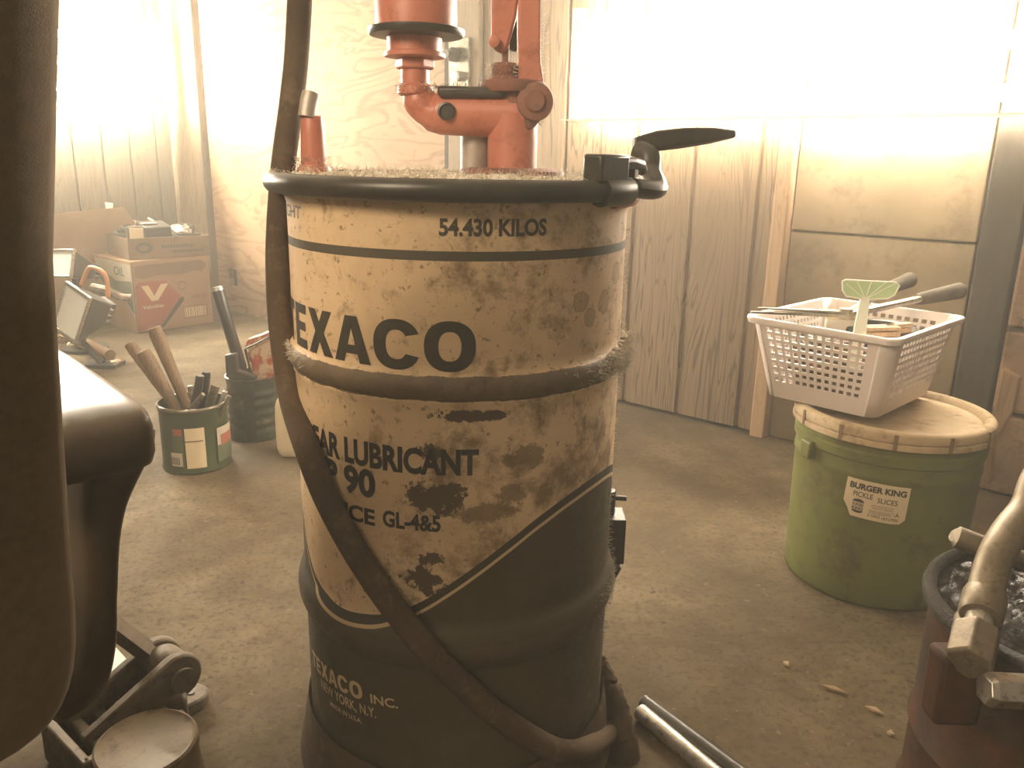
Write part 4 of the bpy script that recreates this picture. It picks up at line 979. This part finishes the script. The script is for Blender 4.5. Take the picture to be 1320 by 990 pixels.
# label, peeled at two corners
a0, z0_ = surf(1094, 613, PR(.2), (PC.x, PC.y)); a1, z1_ = surf(1174, 629, PR(.2), (PC.x, PC.y)); _, zb = surf(1140, 676, PR(.15), (PC.x, PC.y))
LW_ = (a1 - a0) * PR(.2); tilt = math.atan2(z1_ - z0_, LW_); LH = z0_ + (z1_ - z0_) * .5 - zb; kx, ky = LW_ / 80, LH / 52     # label drawn on an 80 x 52 grid
def lab(bm, m_, x, y, eps):
    for v in bm.verts: v.co = Vector(((v.co.x + x) * kx, (v.co.y + y) * ky, 0))
    return wrap(bm, 'label', m_, t, (PC.x, PC.y), PR(.18), a0, z0_, tilt, eps, .008)
lab(poly_bm([(0, 0), (80, 0), (79.5, -42), (73, -48), (62, -49), (11, -49), (6, -40), (-1, -31)]), 'paper_cream', 0, 0, .003)
b_, _ = text_bm('BURGER KING', 7.6, 71, .045); lab(b_, 'ink', 5, -12, .0036)
b_, _ = text_bm('PICKLE', 6.5, 25, .012); lab(b_, 'ink', 11, -22, .0036)
b_, _ = text_bm('SLICES', 6.5, 25, .012); lab(b_, 'ink', 42, -24.5, .0036)
bun = [(math.cos(math.pi * k / 12) * 7.5, math.sin(math.pi * k / 12) * 4) for k in range(13)]
lab(poly_bm(bun), 'ink', 19, -29, .0036)
lab(poly_bm([(x, -y * .8) for x, y in bun]), 'ink', 19, -40, .0036)
b_, _ = text_bm('BURGER', 3.6, 14, .02); lab(b_, 'ink', 12, -34, .0036)
b_, _ = text_bm('KING', 4.2, 14, .03); lab(b_, 'ink', 12, -39.2, .0036)
b_ = bmesh.new()
for k, (x0, x1, y) in enumerate(((36, 63, -29), (36, 62, -31), (37, 63, -33), (34, 64, -36.2), (34, 60, -37.8), (34, 62, -39.4))):
    x = x0
    while x < x1: wd = random.uniform(1, 3); rect_bm(b_, x, y, x + wd, y + .7); x += wd + .7
lab(b_, 'cardboard_dark', 0, 0, .0036)
b_, _ = text_bm('5 GALS.', 3.6, 16, .01); lab(b_, 'ink', 33, -44, .0036)
b_, _ = text_bm('18.9 LITERS', 3.4, 20, .01); lab(b_, 'ink', 51, -45, .0036)
lab(poly_bm([(0, 0), (1, 4), (1.4, 0), (4, -3), (2.5, -2.6), (.7, -1), (-1.6, -2.8), (-3, -3)]), 'ink', 68, -36, .0036)

# ------------------------------------------------------------------ basket on the pail
BZ = .3195
ba = Vector((.703, -.711, 0)).normalized(); bb = Vector((.711, .703, 0)).normalized()
tp = Vector((.05, .03, 1)).normalized()
BC = Vector((.6105, 1.431, BZ)); BH = .142
def bq2(u, v, z, fl=1.0):
    """u, v in -1..1 across the basket, z 0..1 up its side"""
    hu = .096 + (.124 - .096) * z; hv = .122 + (.150 - .122) * z
    off = Vector((-.006, -.006, 0)) * z
    return BC + ba * u * hu + bb * v * hv + Z * (BH * z) + off
t = thing('basket', BC, 'white plastic basket perched on the green pail, full of garden tools', 'basket')
def side_panel(cor, nx, ny, holes, name):
    """cor(s, t): the panel's surface; open squares where holes(i, j)"""
    m_ = MB(); g = [[m_.bm.verts.new(cor(i / nx, j / ny)) for j in range(ny + 1)] for i in range(nx + 1)]
    for i in range(nx):
        for j in range(ny):
            if not holes(i, j): m_.bm.faces.new((g[i][j], g[i + 1][j], g[i + 1][j + 1], g[i][j + 1]))
    return m_.build(name, 'basket_white', t, smooth=False, solid=.0028)
RC = .16
def fr(s, tt_): return bq2((-1 + RC) + s * (2 - 2 * RC), -1, tt_)
def edge_pt(p_, q_, z):
    return p_
def nonuni(k, n, gap):   # alternate wide holes and narrow bars
    return k
def panel_xy(n, lo, hi, bar=.36):
    """positions: border, then bar/hole/bar..., border"""
    out = [0.0]; step = (hi - lo) / n
    for k in range(n): out += [lo + k * step + step * bar * .5, lo + (k + 1) * step - step * bar * .5]
    out.append(1.0); return out
def holed(fn, nx, ny, lo, hi, zlo, zhi, name):
    xs, ys = panel_xy(nx, lo, hi), panel_xy(ny, zlo, zhi, .42); m_ = MB()
    g = [[m_.bm.verts.new(fn(a, b_)) for b_ in ys] for a in xs]
    for i in range(len(xs) - 1):
        for j in range(len(ys) - 1):
            if i % 2 == 1 and j % 2 == 1: continue
            m_.bm.faces.new((g[i][j], g[i + 1][j], g[i + 1][j + 1], g[i][j + 1]))
    return m_.build(name, 'basket_white', t, smooth=False, solid=.003)
rc = .17
holed(lambda s, z: bq2((-1 + rc) + s * (2 - 2 * rc), -1, z), 12, 8, .03, .93, .20, .92, 'front_panel')
holed(lambda s, z: bq2((-1 + rc) + s * (2 - 2 * rc), 1, z), 12, 8, .03, .93, .20, .92, 'back_panel')
holed(lambda s, z: bq2(1, (-1 + rc) + s * (2 - 2 * rc), z), 16, 8, .06, .94, .20, .92, 'side_panel')
holed(lambda s, z: bq2(-1, (-1 + rc) + s * (2 - 2 * rc), z), 16, 8, .06, .94, .20, .92, 'side_panel')
for su, sv in ((1, -1), (1, 1), (-1, 1), (-1, -1)):
    cols = []; m = MB()
    for k in range(9):
        a = math.pi / 2 * k / 8; u_, v_ = su * (1 - rc + rc * math.sin(a)), sv * (1 - rc + rc * math.cos(a))
        cols.append([m.bm.verts.new(bq2(u_, v_, z / 4)) for z in range(5)])
    for A, B in zip(cols, cols[1:]):
        for z in range(4): m.bm.faces.new((A[z], B[z], B[z + 1], A[z + 1]))
    m.build('corner', 'basket_white', t, solid=.003)
def rounded(z, grow=0, n=8):
    out = []
    for su, sv in ((1, -1), (1, 1), (-1, 1), (-1, -1)):
        rng = range(n + 1)
        pts = []
        for k in rng:
            a = math.pi / 2 * k / n; pts.append((su * (1 - rc + rc * math.sin(a)), sv * (1 - rc + rc * math.cos(a))))
        if (su, sv) in ((1, 1), (-1, -1)): pts = pts[::-1]
        out += pts
    return [bq2(u_ * (1 + grow / .128), v_ * (1 + grow / .150), z) for u_, v_ in out]
m = MB(); m.bm.faces.new([m.bm.verts.new(p + Z * .001) for p in rounded(0)]); m.build('floor_panel', 'basket_white', t, smooth=False, solid=.003)
m = MB(); A, B, Cc, D = rounded(1, .001), rounded(1, .009), rounded(.93, .010), rounded(.93, .007)
vs = [[m.bm.verts.new(p + Z * dz) for p in L_] for L_, dz in ((rounded(.96, -.001), 0), (A, .001), (B, .001), (rounded(1, .010), -.002), (Cc, 0), (D, 0))]
for q0_, q1_ in zip(vs, vs[1:]):
    for i in range(len(q0_)): m.bm.faces.new((q0_[i], q0_[(i + 1) % len(q0_)], q1_[(i + 1) % len(q0_)], q1_[i]))
m.build('rim', 'basket_white', t, angle=40)
def bk(u, v, z): return bq2(u, v, z)
# fly swatter hung over the front rim
sw = bk(.16, -.93, 0); 
hd = aty(1121, 378, 1.30); base_s = bk(.52, -.9, .45)
t = thing('fly_swatter', base_s, 'pale green fly swatter standing upright at the front of the basket', 'fly swatter')
sx_ = Vector((1, -.12, 0)).normalized(); px_ = hd.y * 1.05 / 1056
sc = (aty(1157, 375, 1.30) - aty(1085, 375, 1.30)).length / 72
def swp(px, py): return hd + sx_ * ((px - 1121) * sc) + Vector((0, .12, 1)).normalized() * ((378 - py) * sc)
m = MB(); fan = [swp(*q) for q in ((1086, 364), (1090, 362), (1153, 363), (1157, 367), (1152, 379), (1144, 384), (1116, 386), (1092, 383), (1087, 375))]
m.prism(fan, (0, .0022, 0)); m.build('head', 'swatter_green', t, smooth=False)
m = MB(); m.tube(fan + [fan[0]], .0013, 6)
for px in (1091, 1104, 1122, 1140, 1153): m.tube([swp(1116, 386) - Vector((0, .001, 0)), swp(px, 363 if px > 1095 else 367) - Vector((0, .001, 0))], .0009, 5)
m.build('head_ribs', 'swatter_pale', t)
m = MB(); hpts = [swp(1116, 386), swp(1113, 400), bk(.54, -.95, 1.02), bk(.52, -.90, .5)]
m.hexa([hpts[0] - sx_ * .007, hpts[0] + sx_ * .007, hpts[0] + sx_ * .007 + Vector((0, .003, 0)), hpts[0] - sx_ * .007 + Vector((0, .003, 0))], [hpts[2] - sx_ * .0095, hpts[2] + sx_ * .0095, hpts[2] + sx_ * .0095 + Vector((0, .003, 0)), hpts[2] - sx_ * .0095 + Vector((0, .003, 0))])
m.hexa([hpts[2] - sx_ * .0095, hpts[2] + sx_ * .0095, hpts[2] + sx_ * .0095 + Vector((0, .003, 0)), hpts[2] - sx_ * .0095 + Vector((0, .003, 0))], [hpts[3] - sx_ * .008, hpts[3] + sx_ * .008, hpts[3] + sx_ * .008 + Vector((0, .003, 0)), hpts[3] - sx_ * .008 + Vector((0, .003, 0))])
m.build('handle', 'swatter_pale', t, smooth=False)
# hedge shears lying across the rim: blade over the left corner, two grips to the back right
zr = BC.z + BH + .008
pv = atz(1090, 406, zr + .006); t = thing('hedge_shears', pv, 'long-handled shears lying across the basket rim with padded grips', 'shears')
tip = atz(968, 402, zr + .010); gA0, gA1 = atz(1182, 386, zr + .016), atz(1240, 374, zr + .028); gB0, gB1 = atz(1140, 374, zr + .02), atz(1174, 360, zr + .03)
m = MB(); sd = (tip - pv).cross(Z).normalized(); m.hexa([tip - sd * .003 - Z * .002, tip + sd * .003 - Z * .002, tip + sd * .003 + Z * .001, tip - sd * .003 + Z * .001], [pv - sd * .011 - Z * .003, pv + sd * .011 - Z * .003, pv + sd * .011 + Z * .003, pv - sd * .011 + Z * .003]); m.build('blade', 'tool_steel', t, smooth=False)
m = MB(); tip2 = tip + sd * .012 + (pv - tip) * .1 + Z * .004; m.hexa([tip2 - sd * .003, tip2 + sd * .003, tip2 + sd * .003 + Z * .002, tip2 - sd * .003 + Z * .002], [pv - sd * .010 + Z * .003, pv + sd * .010 + Z * .003, pv + sd * .010 + Z * .007, pv - sd * .010 + Z * .007]); m.build('blade', 'tool_steel', t, smooth=False)
MB().lathe([(.011, -.006), (.012, 0), (.011, .011), (0, .012)], pv, n=18).build('pivot_bolt', 'tool_steel', t)
for a0_, a1_, s0 in ((gA0, gA1, -1), (gB0, gB1, 1)):
    MB().tube([pv, pv + (a0_ - pv) * .35, a0_ + (a1_ - a0_) * .2], [.007, .0065, .0065], 10).build('handle', 'bright_steel', t)
    MB().tube([a0_, a0_ + (a1_ - a0_) * .1, a0_ + (a1_ - a0_) * .75, a1_ - (a1_ - a0_) * .05, a1_], [.009, .0115, .0145, .0155, .012], 16).build('grip', 'foam_grip', t)
# contents
c = bk(-.15, -.15, .80); tt = thing('small_carton', c, 'small white carton behind the fly swatter in the basket', 'box')
MB().box(c + Z * .012, (ba * .9 + bb * .45).normalized() * .026, (bb * .9 - ba * .45).normalized() * .018, Z * .014).build('body', 'white_paper', tt, bevel=.002)
MB().box(c + Z * .028, (ba * .9 + bb * .45).normalized() * .027, (bb * .9 - ba * .45).normalized() * .019, Z * .003).build('lid', 'paper_cream', tt, bevel=.001)
m = MB(); m.tube(arc(bk(.25, .15, .86), ba, bb, .058, 0, 2 * math.pi, 40), .007, 8, caps=False); o = m.build('rubber_belt', 'black_plastic'); tag(recentre(o, bk(.25, .15, .86)), 'black rubber ring lying on the tools in the basket', 'belt')
for i, (u_, v_, an) in enumerate(((.50, -.35, .5), (.58, -.45, .6), (.62, -.12, .35))):
    c = bk(u_, v_, .92); d = (ba * math.sin(an) + bb * math.cos(an)); m = MB(); m.box(c, d * .032, d.cross(Z) * .006, Z * .004); m.box(c + Z * .009 + d * .002, d * .03, d.cross(Z) * .006, Z * .003)
    o = m.build('wooden_clip', 'pale_wood' if i else 'paper_cream', bevel=.001); tag(recentre(o, c), ['cream clip nearest the fly swatter in the basket', 'wooden clip beside the cream one, nearest the front rim', 'wooden clip nearest the right rim of the basket'][i], 'clip', 'clips in the basket')
for i in range(48):
    u_, v_, z_ = rnd(.85), rnd(1.0) if i % 2 else random.uniform(-1.1, -.5), random.uniform(.12, .74); a = rnd(1.5); d = ba * math.cos(a) + bb * math.sin(a); c = bk(u_ * .58, v_ * .66, z_)
    m = MB(); mt_ = random.choice(['black_steel', 'black_plastic', 'dirty_red', 'rubber', 'tool_steel', 'cardboard_dark']); L_ = random.uniform(.025, .05)
    if i % 2: m.tube([c - d * L_, c + d * L_], [random.uniform(.006, .011)] * 2, 10)
    else: m.box(c, d * L_ * .7, d.cross(Z) * .016, Z * .011)
    o = m.build('tool_scrap', mt_, bevel=.002); tag(recentre(o, c), 'odd small part in the heap seen through the basket holes', 'scrap', 'odd parts heaped in the white basket')

# ------------------------------------------------------------------ rusty drum with greasy lid, bottom right
GC = Vector((.612, .765, 0)); GR, GH = .158, .275
t = thing('rusty_drum', GC, 'rust-brown steel drum with black greasy lid at the lower right corner', 'drum')
MB().lathe([(0, 0), (GR - .008, 0), (GR - .003, .006), (GR - .008, .02), (GR - .008, .1), (GR - .004, .106), (GR - .008, .112), (GR - .008, .25), (GR - .004, .262)], GC, n=72, caps=False).build('body', 'rust_drum', t, angle=50)
m = MB(); m.lathe([(GR - .006, .256), (GR + .001, .258), (GR + .0025, .266), (GR, .274), (GR - .006, .277), (GR - .010, .274), (GR - .013, .268)], GC, n=72, caps=False); m.build('lid_rim', 'oily_steel', t, angle=50)
# greasy surface: fine displaced disc
m = MB(); nr, na = 34, 96; rings = []
from mathutils import noise as mn
for i in range(nr + 1):
    r = (GR - .011) * i / nr; ring = []
    for j in range(na if i else 1):
        a = 2 * math.pi * j / na; x, y = GC.x + r * math.cos(a), GC.y + r * math.sin(a)
        h = mn.fractal(Vector((x * 95, y * 95, 3)), .7, 2.2, 5) * .0055 * min(1, (nr - i) / 3)
        ring.append(m.bm.verts.new((x, y, .2665 + h)))
    rings.append(ring)
for A, B in zip(rings, rings[1:]):
    for j in range(na):
        k = (j + 1) % na
        if len(A) == 1: m.bm.faces.new((A[0], B[j], B[k]))
        else: m.bm.faces.new((A[j], B[j], B[k], A[k]))
m.build('greasy_lid', 'grease', t, angle=80)
# pump fitting on it: pipe bending down into hex fitting
def gp_(px, py, y): return aty(px, py, y)
y0 = .68
pa = [gp_(1560, 640, .86), gp_(1480, 592, .85), gp_(1400, 585, .83), gp_(1345, 610, .80), gp_(1325, 655, .775), gp_(1302, 685, .755), gp_(1285, 715, .735), gp_(1275, 745, .72), gp_(1268, 775, .705)]
t = thing('grease_pump', gp_(1258, 850, .665), 'greasy grey pump spout with hex fittings on the rusty drum', 'pump')
MB().tube(smooth_path(pa, 6), .0165, 18).build('spout', 'galvanised', t)
axd = (gp_(1256, 835, .655) - gp_(1272, 765, .71)).normalized(); st = gp_(1268, 775, .705)
MB().lathe([(.0165, 0), (.0185, .002), (.0195, .006), (.0195, .030), (.0175, .034), (.012, .035)], st - axd * .012, axd, 24).build('collar', 'galvanised', t)
MB().lathe([(.0125, .02), (.0125, .045)], st, axd, 20).build('neck', 'bright_steel', t)
MB().lathe([(.0185, .038), (.0215, .041), (.0215, .078), (.0195, .081), (0, .081)], st, axd, 6).build('hex_nut', 'galvanised', t, smooth=False, bevel=.002)
hx = st + axd * .07
m = MB(); m.prism([Vector((hx.x - .024, hx.y + .0, hx.z - .004)), Vector((hx.x + .022, hx.y + .0, hx.z - .004)), Vector((hx.x + .020, hx.y, .262 - .045)), Vector((hx.x - .022, hx.y, .262 - .045))], (0, .03, 0)); m.build('block', 'rust_drum', t, bevel=.005)
ww = [gp_(1246, 800, .735), gp_(1238, 845, .70)]; m = MB(); m.tube([gp_(1262, 772, .745), *ww], [.010, .012, .012], 12); m.build('side_lug', 'galvanised', t)
MB().tube([gp_(1229, 690, .83), gp_(1233, 692, .83), gp_(1262, 703, .82), gp_(1330, 728, .80)], [.007, .0125, .0125, .0115], 16).build('handle', 'galvanised', t)
MB().tube([gp_(1268, 888, .625), gp_(1276, 889, .625), gp_(1350, 893, .63)], [.013, .0155, .0155], 6).build('hex_bar', 'bright_steel', t, smooth=False, bevel=.001)

# ------------------------------------------------------------------ loose things on the floor
pA0, pA1 = atz(829, 904, .010), atz(960, 1002, .010)
t = stick('black_pipe', pA0, pA1 + (pA1 - pA0) * .35, .0105, .0105, 'black_steel', 'black pipe lying on the floor behind the shiny one', 'pipe', n=20)
pB0, pB1 = atz(825, 917, .011), atz(935, 1010, .011)
dq = (pB1 - pB0); t = stick('steel_pipe', pB0, pB1 + dq * .35, .0115, .0115, 'bright_steel', 'shiny steel pipe lying on the floor right of the big drum', 'pipe', n=20)
for i, (px, py, L_, w_, an) in enumerate(((1075, 890, .020, .004, .5), (1127, 917, .013, .0045, .7), (1013, 857, .006, .005, 1.2), (1148, 947, .005, .005, .4))):
    p = atz(px, py, .002); d = Vector((math.cos(-an), math.sin(-an), 0)); s_ = d.cross(Z)
    m = MB(); m.hexa([p - d * L_, p - s_ * w_, p + d * L_, p + s_ * w_ * .6], [p - d * L_ + Z * .003, p - s_ * w_ + Z * .005, p + d * L_ + Z * .002, p + s_ * w_ * .6 + Z * .004])
    o = m.build('leaf_scrap', 'dry_leaf', smooth=False); tag(recentre(o, p), ['longest dry leaf sliver on the floor between the drums', 'dry leaf curl on the floor close to the rusty drum', 'small pale chip on the floor farthest from the rusty drum', 'tiny pale chip on the floor against the rusty drum'][i], 'leaf', 'scraps on the floor between the drums')
# pale timber brace by the wall, right of the pail
bp = [aty(1292, 476, 1.70), aty(1313, 488, 1.70), aty(1305, 530, 1.695), aty(1280, 572, 1.69), aty(1274, 626, 1.69), aty(1254, 626, 1.69), aty(1264, 560, 1.69), aty(1283, 525, 1.695)]
m = MB(); m.prism(bp, (.02, .02, 0)); o = m.build('timber_brace', 'pale_wood', smooth=False, bevel=.003); tag(recentre(o, bp[5]), 'pale split timber brace leaning on the blocks beyond the pail', 'timber')
# ------------------------------------------------------------------ floor jack and jar, bottom left
J = lambda px, py, z: atz(px, py, z)
t = thing('floor_jack', J(180, 960, 0), 'dusty brown floor jack with two lifting arms under the chair', 'jack')
a0_, a1_ = J(105, 955, .055), J(225, 868, .085)
ad = (a1_ - a0_); adn = ad.normalized(); an_ = Vector((adn.y, -adn.x, 0)).normalized()
def arm(off, name):
    p_, q_ = a0_ + an_ * off, a1_ + an_ * off
    m_ = MB(); up_ = Vector((0, 0, 1)); outl = []
    up_ = (Z - adn * adn.z).normalized()
    outl = [p_ - up_ * .010, p_ + up_ * .010] + [q_ + up_ * (.030 * math.cos(a)) + adn * (.030 * math.sin(a)) for a in [math.pi * k / 14 for k in range(15)]]
    m_.prism(outl, an_ * .014); return m_.build(name, 'cast_iron', t, bevel=.003)
arm(0, 'lifting_arm'); arm(-.052, 'lifting_arm')
MB().lathe([(.011, -.075), (.011, .02), (.016, .02), (.016, .024)], a1_, an_, 18).build('axle', 'cast_iron', t)
MB().lathe([(.024, 0), (.026, .004), (.026, .03), (.024, .034)], a1_ - an_ * .036, an_, 24).build('saddle_roller', 'cast_iron', t)
st0, st1 = J(143, 805, .16), a1_ - an_ * .04
MB().tube([st0 + (st0 - st1) * .1, st1], [.013, .013], 4).build('strut', 'cast_iron', t, smooth=False)
# slotted frame at the back, foot with a hole at the front
fc_ = J(100, 965, .04); m = MB()
for k in range(4): m.box(fc_ + adn.to_2d().to_3d().normalized() * (.012 + .026 * k) + Z * .012, an_ * .055, Vector((adn.x, adn.y, 0)).normalized() * .007, Z * .006)
hx_ = Vector((adn.x, adn.y, 0)).normalized()
for s_ in (-1, 1): m.box(fc_ + an_ * .055 * s_ + hx_ * .045 - Z * .008, an_ * .006, hx_ * .06, Z * .03)
m.box(fc_ - hx_ * .012 - Z * .008, an_ * .06, hx_ * .006, Z * .03)
m.build('slotted_frame', 'cast_iron', t, bevel=.003)
ft = J(246, 893, .018); m = MB(); ol = []
for k in range(13): a = -math.pi / 2 + math.pi * k / 12; ol.append(ft + hx_ * (.022 * math.cos(a)) + an_ * (.022 * math.sin(a)))
ol += [ft + an_ * .022 - hx_ * .09, ft - an_ * .022 - hx_ * .09]
m.prism([p - Z * .018 for p in ol], Z * .018); m.build('foot_plate', 'cast_iron', t, bevel=.003)
m = MB(); m.lathe([(.005, 0), (.005, .0015)], ft, n=14); m.build('foot_hole', 'black_plastic', t)
m = MB(); m.prism([J(x, y, .03) for x, y in ((200, 880), (240, 880), (244, 930), (205, 935))], Z * .035); m.build('base_block', 'cast_iron', t, bevel=.006)
# jar with tan lid
jt = J(188, 956, .13); t = thing('lidded_tin', Vector((jt.x, jt.y, 0)), 'small tin with tan flat lid standing in front of the jack', 'tin')
jr = .048; jax = Vector((-.10, -.05, 1)).normalized()
MB().lathe([(jr - .003, -.125), (jr, -.122), (jr, -.012), (jr - .002, -.008)], jt, jax, 48).build('body', 'tan_tin', t)
MB().lathe([(jr + .001, -.012), (jr + .0025, -.010), (jr + .0025, -.001), (jr, .001), (jr - .003, -.001), (0, -.0012)], jt, jax, 48, caps=False).build('lid', 'tan_tin', t)
pt = [J(x, y, .001) for x, y in ((138, 905), (140, 825), (168, 856), (150, 885))]
m = MB(); m.prism(pt, Z * .0015); o = m.build('white_sheet', 'white_paper', smooth=False); tag(recentre(o, pt[0]), 'bright white sheet on the floor between chair and jack', 'paper')

# ------------------------------------------------------------------ thin haze added to spread the glare
if HAZE > 0:
    hm = bpy.data.materials.new('haze'); hm.use_nodes = True; nt = hm.node_tree; nt.nodes.clear()
    vs_ = nt.nodes.new('ShaderNodeVolumeScatter'); vs_.inputs['Color'].default_value = (1, .95, .84, 1); vs_.inputs['Density'].default_value = HAZE; vs_.inputs['Anisotropy'].default_value = .35
    oo = nt.nodes.new('ShaderNodeOutputMaterial'); nt.links.new(vs_.outputs[0], oo.inputs['Volume'])
    m = MB(); m.hexa([p + Z * .002 for p in room_pts], [p + Z * (HT - .002) for p in room_pts]); MT['haze'] = hm; o = m.build('haze', 'haze', smooth=False); o['kind'] = 'stuff'; o['label'] = 'thin haze added to soften and spread the glare'; o['category'] = 'haze'
